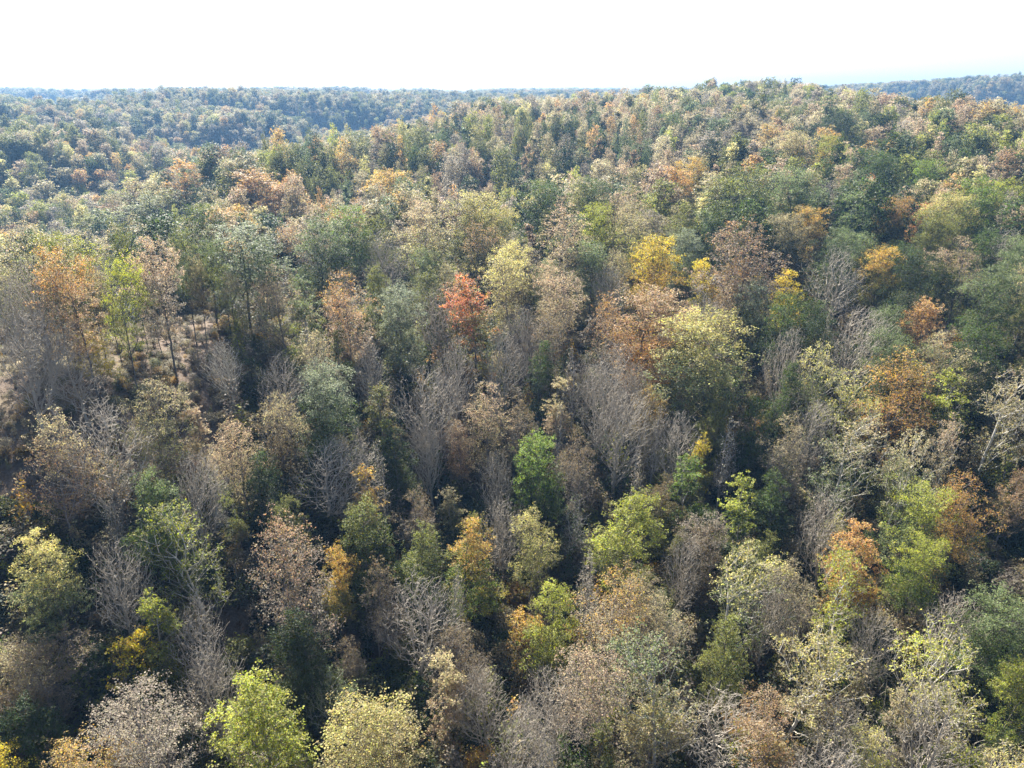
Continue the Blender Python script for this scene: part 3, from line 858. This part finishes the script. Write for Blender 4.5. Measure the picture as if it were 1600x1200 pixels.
    ('thin', 7.3, 103.6, 2.8, 16.2, 'gy', 'gy', 'grey spindly tree just in front of the narrow tan column-shaped tree'),
    ('bare', 13.4, 107.3, 7.1, 20.5, 'gy', 'gy', 'grey leafless tree close beside the narrow tan column-shaped tree'),
    ('bare', -12.2, 97.0, 4.9, 17.6, 'mv', 'gy', 'mauve leafless tree close beside the small reddish tan tree'),
    ('thin', -55.5, 80.5, 2.6, 15.8, 'gy', 'gy', 'grey spindly tree just behind the low tan and russet tree'),
    ('thin', -22.1, 92.5, 3.1, 16.1, 'gy', 'gy', 'grey spindly tree just behind the bare fan-shaped tree with upswept grey limbs'),
    ('bare', -22.9, 108.8, 5.1, 15.2, 'gy', 'gy', 'grey leafless tree just behind the shaded olive column-shaped tree'),
    ('col', -18.9, 94.4, 2.9, 17.1, 'ol', 'gr', 'olive slender tree just in front of the shaded olive column-shaped tree'),
    ('thin', 10.3, 113.9, 3.5, 18.2, 'gy', 'gy', 'grey spindly tree just behind the narrow tan column-shaped tree'),
    ('bare', -1.0, 117.6, 6.1, 18.9, 'gy', 'gy', 'grey leafless tree just behind the pinkish tan tree on two tall grey trunks'),
    ('maple', 37.5, 101.6, 5.8, 17.1, 'gr', 'dk', 'green oval-crowned tree close beside the slender spire-like pale tree on a thin white stem'),
    ('thin', -31.9, 107.2, 3.0, 15.9, 'gy', 'gy', 'grey spindly tree close beside the tall dim leafless tree'),
    ('col', -28.0, 110.9, 3.1, 15.0, 'ol', 'gr', 'olive slender tree just in front of the rosy orange tree with two rounded tops'),
    ('airy', 2.1, 103.2, 5.9, 18.4, 'br', 'mv', 'brown half-leafed tree close beside the narrow tan column-shaped tree'),
    ('bare', 21.1, 112.4, 5.5, 17.1, 'mv', 'gy', 'mauve leafless tree just behind the gold-tipped thin tree'),
    ('thin', -18.2, 87.4, 3.4, 18.5, 'gy', 'gy', 'grey spindly tree just behind the narrow golden tan tree'),
    ('syc', 54.2, 89.1, 6.8, 20.6, 'tn', 'sg', 'tan open-limbed sycamore close beside the pinkish tree with a zigzag white branch'),
    ('airy', -29.9, 104.6, 5.1, 18.1, 'tn', 'mv', 'tan half-leafed tree close beside the tall dim leafless tree'),
    ('thin', 18.1, 91.8, 2.7, 17.1, 'gy', 'gy', 'grey spindly tree close beside the brownish olive tree'),
    ('bare', -2.4, 95.9, 4.7, 15.8, 'gy', 'gy', 'grey leafless tree close beside the vivid green tree with yellow tips'),
    ('bare', 16.3, 112.9, 6.5, 19.4, 'gy', 'gy', 'grey leafless tree close beside the gold-tipped thin tree'),
    ('col', 28.3, 119.5, 2.9, 15.9, 'ol', 'gr', 'olive slender tree close beside the gold-tipped thin tree'),
    ('maple', -16.1, 92.2, 5.4, 16.9, 'dk', 'dk', 'dark green oval-crowned tree close beside the narrow golden tan tree'),
    ('bare', 45.4, 113.5, 6.8, 19.6, 'gy', 'gy', 'grey leafless tree close beside the pale yellow tree with a rounded top'),
    ('maple', 44.5, 108.9, 4.8, 18.0, 'gr', 'dk', 'green oval-crowned tree close beside the pale yellow tree with a rounded top'),
    ('thin', 22.2, 101.9, 3.1, 16.0, 'gy', 'gy', 'grey spindly tree just behind the bare fan-topped tree'),
    ('bare', 106.3, 155.8, 6.9, 18.0, 'mv', 'gy', 'mauve leafless tree close beside the dull pink-topped tree'),
    ('airy', 41.1, 181.8, 7.2, 18.3, 'tn', 'ol', 'tan half-leafed tree close beside the dark plum-coloured tree'),
    ('airy', -93.4, 127.3, 7.3, 18.7, 'tn', 'ol', 'tan half-leafed tree close beside the pale twiggy bare tree'),
    ('bare', -86.9, 151.9, 7.0, 16.9, 'gy', 'gy', 'grey leafless tree just behind the yellow-green tree with an exposed black trunk'),
    ('maple', -0.4, 169.9, 8.3, 18.9, 'ol', 'ol', 'olive oval-crowned tree just behind the tall pale straw-coloured tree'),
    ('oak', 74.9, 161.9, 7.4, 17.4, 'sg', 'gr', 'pale sage green spreading tree just behind the tall mauve leafless tree'),
    ('maple', 39.6, 172.8, 7.7, 20.2, 'ol', 'ol', 'olive oval-crowned tree close beside the dark plum-coloured tree'),
    ('oak', -1.4, 179.6, 7.3, 19.0, 'py', 'tn', 'pale yellow spreading tree close beside the dense green tree'),
    ('airy', -13.6, 141.7, 6.1, 17.1, 'tn', 'ol', 'tan half-leafed tree just behind the twiggy mauve leafless tree'),
    ('airy', 22.1, 152.8, 6.3, 18.4, 'tn', 'ol', 'tan half-leafed tree close beside the pale grey-green tree'),
    ('airy', 29.5, 186.4, 8.4, 20.9, 'pk', 'tn', 'pinkish tan half-leafed tree just behind the tan tree with lime patches'),
    ('oak', 47.9, 121.9, 7.1, 20.4, 'gr', 'dk', 'green spreading tree just in front of the narrow mustard yellow tree'),
    ('oak', 98.0, 140.6, 7.6, 20.3, 'sg', 'gr', 'pale sage green spreading tree just behind the wide sage-tipped green tree'),
    ('airy', -108.8, 147.7, 7.5, 20.3, 'tn', 'ol', 'tan half-leafed tree just behind the tan-green rounded tree'),
    ('oak', 72.6, 153.1, 7.4, 19.1, 'sg', 'gr', 'pale sage green spreading tree close beside the mustard and olive tree'),
    ('airy', -0.4, 158.9, 7.4, 20.2, 'mv', 'tn', 'mauve brown half-leafed tree just behind the tall pale straw-coloured tree'),
    ('bare', 34.6, 125.5, 7.1, 20.1, 'gy', 'gy', 'grey leafless tree just in front of the brilliant yellow tree'),
    ('airy', 95.5, 130.1, 7.5, 20.8, 'tn', 'ol', 'tan half-leafed tree close beside the wide sage-tipped green tree'),
    ('maple', -17.4, 135.0, 6.9, 17.5, 'ol', 'ol', 'olive oval-crowned tree just behind the twiggy mauve leafless tree'),
    ('oak', 61.8, 110.7, 7.8, 19.4, 'sg', 'gr', 'pale sage green spreading tree just behind the golden orange tree with a wide feathery crown'),
    ('oak', 100.5, 152.4, 7.0, 18.7, 'gr', 'dk', 'green spreading tree close beside the dull pink-topped tree'),
    ('airy', 8.9, 145.2, 6.2, 18.2, 'pk', 'tn', 'pinkish tan half-leafed tree just behind the dusty pink tree with layered branches'),
    ('airy', 27.9, 179.5, 7.0, 19.5, 'tn', 'ol', 'tan half-leafed tree just behind the tan tree with lime patches'),
    ('oak', 82.2, 155.4, 6.7, 16.9, 'gr', 'dk', 'green spreading tree just behind the mustard and olive tree'),
    ('airy', 38.7, 132.0, 6.5, 18.0, 'pk', 'tn', 'pinkish tan half-leafed tree just in front of the brilliant yellow tree'),
    ('bare', 21.3, 145.4, 6.4, 17.0, 'mv', 'gy', 'mauve leafless tree just behind the salmon tree with a dark gap'),
    ('airy', -22.4, 175.8, 7.2, 21.2, 'pk', 'tn', 'pinkish tan half-leafed tree just behind the broad tan and olive tree'),
    ('oak', 6.7, 150.4, 6.1, 16.2, 'sg', 'ol', 'pale sage green spreading tree close beside the dusty pink tree with layered branches'),
    ('maple', -29.3, 165.8, 6.2, 19.3, 'ol', 'ol', 'olive oval-crowned tree close beside the bright green tree with an open forked crown'),
    ('oak', -91.4, 164.7, 6.2, 17.0, 'ol', 'dk', 'olive spreading tree just behind the yellow-green tree with an exposed black trunk'),
    ('oak', 102.5, 145.2, 6.9, 19.8, 'sg', 'gr', 'pale sage green spreading tree close beside the dull pink-topped tree'),
    ('oak', 70.7, 128.0, 6.8, 17.2, 'dk', 'dk', 'dark green spreading tree close beside the broad twiggy grey tree with few tan leaves'),
    ('oak', -31.7, 185.6, 6.7, 18.6, 'sg', 'ol', 'pale sage green spreading tree close beside the bright green tree with an open forked crown'),
    ('oak', -17.8, 146.1, 6.7, 18.0, 'sg', 'ol', 'pale sage green spreading tree just behind the twiggy mauve leafless tree'),
    ('oak', 0.7, 151.8, 6.9, 19.8, 'py', 'tn', 'pale yellow spreading tree just behind the tall pale straw-coloured tree'),
    ('maple', -25.5, 127.2, 6.1, 17.7, 'ol', 'ol', 'olive oval-crowned tree just behind the rosy orange tree with two rounded tops'),
    ('airy', 69.9, 111.4, 8.3, 20.0, 'tn', 'ol', 'tan half-leafed tree just behind the dark green tree with a yellow-green tip'),
    ('oak', 53.6, 123.3, 6.5, 16.6, 'dk', 'dk', 'dark green spreading tree just behind the pale yellow tree with a rounded top'),
    ('oak', 66.3, 120.6, 6.5, 18.2, 'sg', 'gr', 'pale sage green spreading tree close beside the broad twiggy grey tree with few tan leaves'),
    ('oak', 67.0, 148.6, 7.6, 19.0, 'dk', 'dk', 'dark green spreading tree just behind the tall mauve leafless tree'),
    ('syc', 45.3, 85.9, 3.8, 12.7, 'py', 'tn', 'pale yellow open-limbed sycamore just behind the bright orange-gold tree'),
    ('maple', 48.7, 84.0, 3.5, 10.2, 'gr', 'dk', 'green oval-crowned tree just behind the bright orange-gold tree'),
    ('col', -23.4, 95.6, 2.5, 10.2, 'ol', 'gr', 'olive slender tree just behind the bare fan-shaped tree with upswept grey limbs'),
    ('thin', -38.9, 81.7, 2.5, 10.9, 'gy', 'gy', 'grey spindly tree just behind the olive yellow sycamore with a white trunk'),
    ('oak', 59.2, 135.1, 4.8, 12.5, 'gr', 'dk', 'green spreading tree close beside the broad twiggy grey tree with few tan leaves'),
    ('maple', 57.6, 93.1, 5.0, 11.7, 'ol', 'ol', 'olive oval-crowned tree just behind the yellow-green and grey tree'),
    ('oak', -40.1, 136.3, 4.0, 12.1, 'sg', 'ol', 'pale sage green spreading tree just behind the shadowy grey-green column-shaped tree'),
    ('maple', -26.7, 138.6, 3.7, 11.7, 'ol', 'ol', 'olive oval-crowned tree just behind the silvery grey tree with a wide ragged crown'),
]
trng = random.Random(11)
count = {}
for kd, x, y, D, h, top, low, label in TREES:
    v = count.get(kd, 0) % VARIANTS[kd]
    count[kd] = count.get(kd, 0) + 1
    k = KIND[kd]
    root = bpy.data.objects.new(NAME[kd], None)
    root.empty_display_size = .5
    root.location = (x, y, float(ground(x, y)) - .15)
    root.rotation_euler = (trng.gauss(0, .025), trng.gauss(0, .025), trng.uniform(0, 6.283))
    sq = trng.uniform(.9, 1.12)
    wide = 1.12 if kd == 'bare' else 1.0 if kd == 'thin' else 1.13
    root.scale = (D / k[0] * sq * wide, D / k[0] / sq * wide, h / k[1])
    root["label"], root["category"], root["group"] = label, ("bush" if kd == 'shrub' else "tree"), GROUP[kd]
    scene.collection.objects.link(root)
    tm, cm = PROTO[kd, v]
    jit = trng.uniform(.85, 1.15)
    bk = trng.uniform(.75, 1.2)
    bark = tuple(c * bk for c in BARK[kd])
    if kd == 'bare':
        bark = tuple(.8 * a + .6 * b for a, b in zip((.18, .155, .135), COL[low]))
    for nm, me in (("trunk", tm), ("crown", cm)):
        o = bpy.data.objects.new(nm, me)
        o.parent = root
        o["bark"] = bark
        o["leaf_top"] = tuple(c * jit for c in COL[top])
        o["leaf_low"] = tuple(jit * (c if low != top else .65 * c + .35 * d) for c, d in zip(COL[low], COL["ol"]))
        scene.collection.objects.link(o)

# ================================================================ masses: the woods beyond, the undergrowth
def scatter(name, label, proto_objs, loc, rot, scl, idx, tops, lows, barks):
    """one object: a point per plant, geometry nodes put a plant on each"""
    coll = bpy.data.collections.new(name + "_plants")
    for o in proto_objs:
        coll.objects.link(o)
    me = bpy.data.meshes.new(name)
    n = len(loc)
    me.vertices.add(n)
    me.vertices.foreach_set("co", np.asarray(loc, np.float32).ravel())
    for nm, ty, key, a in (("rot", 'FLOAT_VECTOR', "vector", rot), ("scl", 'FLOAT_VECTOR', "vector", scl), ("idx", 'INT', "value", idx),
                           ("leaf_top", 'FLOAT_VECTOR', "vector", tops), ("leaf_low", 'FLOAT_VECTOR', "vector", lows), ("bark", 'FLOAT_VECTOR', "vector", barks)):
        at = me.attributes.new(nm, ty, 'POINT')
        at.data.foreach_set(key, np.asarray(a, np.int32 if ty == 'INT' else np.float32).ravel())
    ob = bpy.data.objects.new(name, me)
    ob["kind"], ob["label"] = "stuff", label
    scene.collection.objects.link(ob)
    ng = bpy.data.node_groups.new(name, 'GeometryNodeTree')
    ng.interface.new_socket("Geometry", in_out='INPUT', socket_type='NodeSocketGeometry')
    ng.interface.new_socket("Geometry", in_out='OUTPUT', socket_type='NodeSocketGeometry')
    nd, L = ng.nodes, ng.links.new
    gi, go = nd.new('NodeGroupInput'), nd.new('NodeGroupOutput')
    ci = nd.new('GeometryNodeCollectionInfo')
    ci.inputs["Collection"].default_value = coll
    ci.inputs["Separate Children"].default_value = True
    ci.inputs["Reset Children"].default_value = True
    ip = nd.new('GeometryNodeInstanceOnPoints')

    def named(nm, ty):
        a = nd.new('GeometryNodeInputNamedAttribute')
        a.data_type = ty
        a.inputs["Name"].default_value = nm
        return a.outputs["Attribute"]
    e2r = nd.new('FunctionNodeEulerToRotation')
    L(named("rot", 'FLOAT_VECTOR'), e2r.inputs[0])
    L(gi.outputs[0], ip.inputs["Points"])
    L(ci.outputs[0], ip.inputs["Instance"])
    ip.inputs["Pick Instance"].default_value = True
    L(named("idx", 'INT'), ip.inputs["Instance Index"])
    L(e2r.outputs[0], ip.inputs["Rotation"])
    L(named("scl", 'FLOAT_VECTOR'), ip.inputs["Scale"])
    L(ip.outputs[0], go.inputs[0])
    md = ob.modifiers.new("plants", 'NODES')
    md.node_group = ng
    return ob


def light_tree(kind, seed, per, size, nm, clumps=None, twig_min=.05):
    rng = np.random.default_rng(seed)
    P, par, rad, pts, tw, tid, outw, lean = skeleton(rng, kind)
    w = wood(P, par, rad, twig_min, 99)
    lv = leaves(rng, kind, pts, tw, tid, outw, size=size, per=per) if per >= 1 else None
    if lv is None:
        few = int(len(tw) * per)
        sel = rng.choice(len(tw), max(1, few), replace=False)
        lv = leaves(rng, kind, pts, tw[sel], tid[sel], outw, size=size, per=1)
    V, Q = stack([w, (lv[0], lv[1])])
    nf, nl = len(w[1]), len(lv[1])
    z = np.zeros(nf)
    me = quad_mesh(nm, V, Q, [M_BARK, M_LEAF], np.r_[np.zeros(nf), np.ones(nl)],
                   {'mix': ('FACE', np.r_[z, lv[2]]), 'var': ('FACE', np.r_[z, lv[3]]), 'clump': ('FACE', np.r_[z, lv[4]])})
    return bpy.data.objects.new(nm, me)


MIX = [  # top colour, low colour, weight on open slopes, weight in the wood to the east
    ('pk', 'tn', .9, .4), ('tn', 'mv', 1.1, .6), ('tn', 'ol', 1.6, .9), ('or', 'tn', .34, .16), ('ru', 'mv', .35, .2), ('go', 'tn', .35, .25),
    ('ol', 'ol', 1.5, 1.5), ('gr', 'dk', .6, 1.4), ('sg', 'gr', .6, 1.3), ('yg', 'ol', .5, .8), ('mv', 'gy', .7, .4), ('py', 'ol', .7, .4), ('dk', 'dk', .8, .9)]


def palette(rng, x, y):
    """colours for trees at x, y: kinds keep company in patches"""
    az = np.degrees(np.arctan2(x, y))
    r = np.hypot(x, y)
    wr = sstep(8, 22, az) * sstep(420, 260, r)
    W = np.array([[a[2], a[3]] for a in MIX])
    base = W[:, 0][None] * (1 - wr)[:, None] + W[:, 1][None] * wr[:, None]
    patch = np.stack([.25 + 2.6 * vnoise(x / 60 + 11 * i, y / 60 - 7 * i, 20 + i) ** 3 for i in range(len(MIX))], 1)
    base = base * patch
    c = np.cumsum(base, 1)
    k = (c < (rng.random(len(x)) * c[:, -1])[:, None]).sum(1)
    tops = np.array([COL[m[0]] for m in MIX])[k]
    lows = np.array([COL[m[1]] for m in MIX])[k]
    tops = tops * .8 + tops.mean(1, keepdims=True) * .2
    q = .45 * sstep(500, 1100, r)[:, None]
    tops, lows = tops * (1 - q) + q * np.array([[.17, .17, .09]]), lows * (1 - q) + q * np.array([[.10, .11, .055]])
    j = rng.uniform(.75, 1.2, (len(x), 1))
    return k, tops * j, lows * j


def build_woods():
    rng = np.random.default_rng(77)
    protos = []
    kinds_mid = ['oak', 'oak', 'maple', 'airy', 'tall', 'col', 'maple', 'tall']
    for i, kd in enumerate(kinds_mid):
        protos.append(light_tree(kd, 500 + i, {'airy': 4}.get(kd, 6), .34, "forest_tree.%03d" % len(protos)))
    kinds_far = ['oak', 'maple', 'oak', 'airy', 'oak', 'maple']
    for i, kd in enumerate(kinds_far):
        protos.append(light_tree(kd, 600 + i, 4, .43, "forest_tree.%03d" % len(protos), twig_min=.09))
    kinds = kinds_mid + kinds_far
    # jittered grid, coarser where crowns can no longer be told apart one by one
    locs = []
    for r0, r1, step, azm in ((40, 420, 7.4, 52), (420, 1700, 8.4, 46), (1700, 2300, 15, 44)):
        g = np.arange(-r1, r1, step)
        X, Y = np.meshgrid(g, np.arange(-20, r1, step))
        X, Y = X.ravel() + rng.uniform(-.42, .42, X.size) * step, Y.ravel() + rng.uniform(-.42, .42, Y.size) * step
        r, a = np.hypot(X, Y), np.abs(np.degrees(np.arctan2(X, Y)))
        s = (r >= r0) & (r < r1) & (a < azm)
        locs.append(np.c_[X[s], Y[s]])
    XY = np.concatenate(locs)
    tx = np.array([[t[1], t[2], t[3]] for t in TREES])
    r, a = np.hypot(XY[:, 0], XY[:, 1]), np.degrees(np.arctan2(XY[:, 0], XY[:, 1]))
    keep = np.ones(len(XY), bool)
    for x, y, D in tx:
        keep &= np.hypot(XY[:, 0] - x, XY[:, 1] - y) > D * .5 + 2.0
    keep &= ~((r < 172.0) & (np.abs(a) < 38.5)) & ~((r < 130) & (np.abs(a) < 60))
    XY = XY[keep]
    x, y = XY.T
    r = r[keep]
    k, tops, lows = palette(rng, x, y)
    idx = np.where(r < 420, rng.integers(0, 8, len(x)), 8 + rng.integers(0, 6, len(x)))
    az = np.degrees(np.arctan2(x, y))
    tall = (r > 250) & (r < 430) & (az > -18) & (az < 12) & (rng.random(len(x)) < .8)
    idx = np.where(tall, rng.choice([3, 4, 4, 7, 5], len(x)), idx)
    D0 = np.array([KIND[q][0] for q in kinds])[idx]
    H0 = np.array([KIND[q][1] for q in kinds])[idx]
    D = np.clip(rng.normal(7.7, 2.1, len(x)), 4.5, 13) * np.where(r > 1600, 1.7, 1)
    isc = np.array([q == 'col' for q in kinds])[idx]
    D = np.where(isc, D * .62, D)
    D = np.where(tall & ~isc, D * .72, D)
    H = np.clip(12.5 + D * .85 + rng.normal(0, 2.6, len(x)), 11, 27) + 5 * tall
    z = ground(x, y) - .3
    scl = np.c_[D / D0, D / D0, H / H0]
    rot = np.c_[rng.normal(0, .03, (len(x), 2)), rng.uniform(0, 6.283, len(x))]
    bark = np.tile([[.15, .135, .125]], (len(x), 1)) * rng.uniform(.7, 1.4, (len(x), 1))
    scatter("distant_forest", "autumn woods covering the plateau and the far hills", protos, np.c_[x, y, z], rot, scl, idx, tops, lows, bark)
    print("forest", len(x))


build_woods()


def build_undergrowth():
    rng = np.random.default_rng(99)
    protos = []
    for i, kd in enumerate(('shrub', 'shrub', 'shrub', 'bare', 'bare', 'airy', 'thin', 'thin')):
        nm = "brush.%03d" % i
        if kd == 'shrub':
            o = light_tree(kd, 700 + i, 4, .30, nm, twig_min=.03)
        elif kd == 'airy':
            o = light_tree(kd, 700 + i, 2, .40, nm, twig_min=.022)
        else:
            o = light_tree(kd, 700 + i, .35, .5, nm, twig_min=.017)
        protos.append(o)
    kinds = ('shrub', 'shrub', 'shrub', 'bare', 'bare', 'airy', 'thin', 'thin')
    n = 26000
    r = np.sqrt(rng.uniform(35 ** 2, 240 ** 2, n))
    a = np.radians(rng.uniform(-46, 46, n))
    x, y = r * np.sin(a), r * np.cos(a)
    dens = .35 + .65 * vnoise(x / 12, y / 12, 31)
    az = np.degrees(np.arctan2(x, y))
    meadow = sstep(-21, -26, az) * sstep(96, 103, r) * sstep(170, 150, r)
    s = rng.random(n) < dens * np.where(r > 150, .55, 1) * (1 + .25 * meadow)
    x, y, r = x[s], y[s], r[s]
    n = len(x)
    idx = rng.choice(8, n, p=[.15, .15, .12, .12, .11, .16, .10, .09])
    H = np.where(idx < 3, rng.uniform(.9, 4.0, n) ** 1.05, np.where(idx < 6, rng.uniform(1.8, 6, n), rng.uniform(4, 10, n)))
    bank = (np.degrees(np.arctan2(x, y)) < -22.5) & (r > 98) & (r < 162)
    idx = np.where(bank & (rng.random(n) < .85), rng.choice([3, 4, 3, 4, 5, 6], n), idx)
    H = np.where(bank, rng.uniform(.7, 1.75, n) ** 1.6, H)
    D = H * np.where(idx < 3, rng.uniform(.8, 1.4, n), np.where(idx < 6, rng.uniform(.6, 1.0, n), rng.uniform(.28, .4, n)))
    D0 = np.array([KIND[q][0] for q in kinds])[idx]
    H0 = np.array([KIND[q][1] for q in kinds])[idx]
    names = ['gr', 'dk', 'ol', 'tn', 'br', 'mv', 'yg', 'go', 'sg', 'ol']
    ci = rng.choice(len(names), n, p=[.12, .12, .16, .17, .12, .12, .06, .04, .04, .05])
    ci = np.where(bank, rng.choice([3, 3, 3, 5, 7, 2, 4], n), ci)
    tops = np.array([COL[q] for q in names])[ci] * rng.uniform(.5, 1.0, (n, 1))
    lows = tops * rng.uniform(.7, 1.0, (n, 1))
    bark = np.tile([[.15, .125, .11]], (n, 1)) * rng.uniform(.6, 1.4, (n, 1))
    rot = np.c_[rng.normal(0, .12, (n, 2)), rng.uniform(0, 6.283, n)]
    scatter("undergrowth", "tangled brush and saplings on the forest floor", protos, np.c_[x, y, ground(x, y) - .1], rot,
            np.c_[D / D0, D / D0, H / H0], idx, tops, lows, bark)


build_undergrowth()

# ================================================================ fallen logs
def fallen_log(x, y, length, az, rad, seed, label):
    rng = np.random.default_rng(seed)
    k = np.linspace(0, 1, 12)
    d = np.array([math.sin(az), math.cos(az)])
    px, py = x + d[0] * length * k, y + d[1] * length * k
    c = np.c_[px - x, py - y, ground(px, py) - float(ground(x, y)) + rad * .8 + .8 * k] + np.cumsum(rng.normal(0, .03, (12, 3)), 0)
    rr = rad * (1 - .65 * k)
    parts = [prisms(c[:-1], c[1:], rr[:-1], rr[1:], 8)]
    root = bpy.data.objects.new("fallen_log", None)
    root.location = (x, y, float(ground(x, y)))
    root["label"], root["category"] = label, "log"
    scene.collection.objects.link(root)
    me = quad_mesh("trunk", *stack(parts), [M_BARK], smooth=True)
    bs = []
    for i in range(5, 12):
        t = rng.normal(0, .5, 3) + np.array([d[0], d[1], .5])
        b0 = c[i]
        for s in range(4):
            b1 = b0 + t * rng.uniform(.35, .6) + rng.normal(0, .12, 3)
            bs.append((b0, b1, rr[i] * .5 * (1 - s * .22), rr[i] * .5 * (1 - (s + 1) * .22)))
            b0 = b1
    A, B, ra, rb = [np.array(q) for q in zip(*bs)]
    me2 = quad_mesh("branches", *prisms(A, B, ra, rb, 5), [M_BARK], smooth=True)
    for nm, m in (("trunk", me), ("branches", me2)):
        o = bpy.data.objects.new(nm, m)
        o.parent = root
        o["bark"] = (.36, .33, .29)
        scene.collection.objects.link(o)


for args in [(23.5, 61.0, 7.0, 0.9, 0.2, 3, 'pale fallen log with broken branches below the white-trunked sycamore'), (-46.0, 66.5, 5.5, -0.6, 0.16, 5, 'weathered fallen log among the shaded bare trees')]:
    fallen_log(*args)

# ================================================================ haze
def build_haze():
    h = 4400.0
    z0, z1 = -60.0, 135.0
    V = [(-h, -h, z0), (h, -h, z0), (h, h, z0), (-h, h, z0), (-h, -h, z1), (h, -h, z1), (h, h, z1), (-h, h, z1)]
    Q = [(3, 2, 1, 0), (4, 5, 6, 7), (0, 1, 5, 4), (1, 2, 6, 5), (2, 3, 7, 6), (3, 0, 4, 7)]
    m, nt, out = new_mat("haze")
    pv = N(nt, "ShaderNodeVolumePrincipled")
    pv.inputs["Color"].default_value = (.27, .55, 1.0, 1)
    pv.inputs["Density"].default_value = HAZE
    pv.inputs["Anisotropy"].default_value = .25
    nt.links.new(pv.outputs[0], out.inputs["Volume"])
    o = bpy.data.objects.new("haze", quad_mesh("haze", V, Q, [m]))
    o["kind"] = "stuff"
    o["label"] = "pale blue autumn haze over the hills"
    scene.collection.objects.link(o)


HAZE = 0.00016
build_haze()
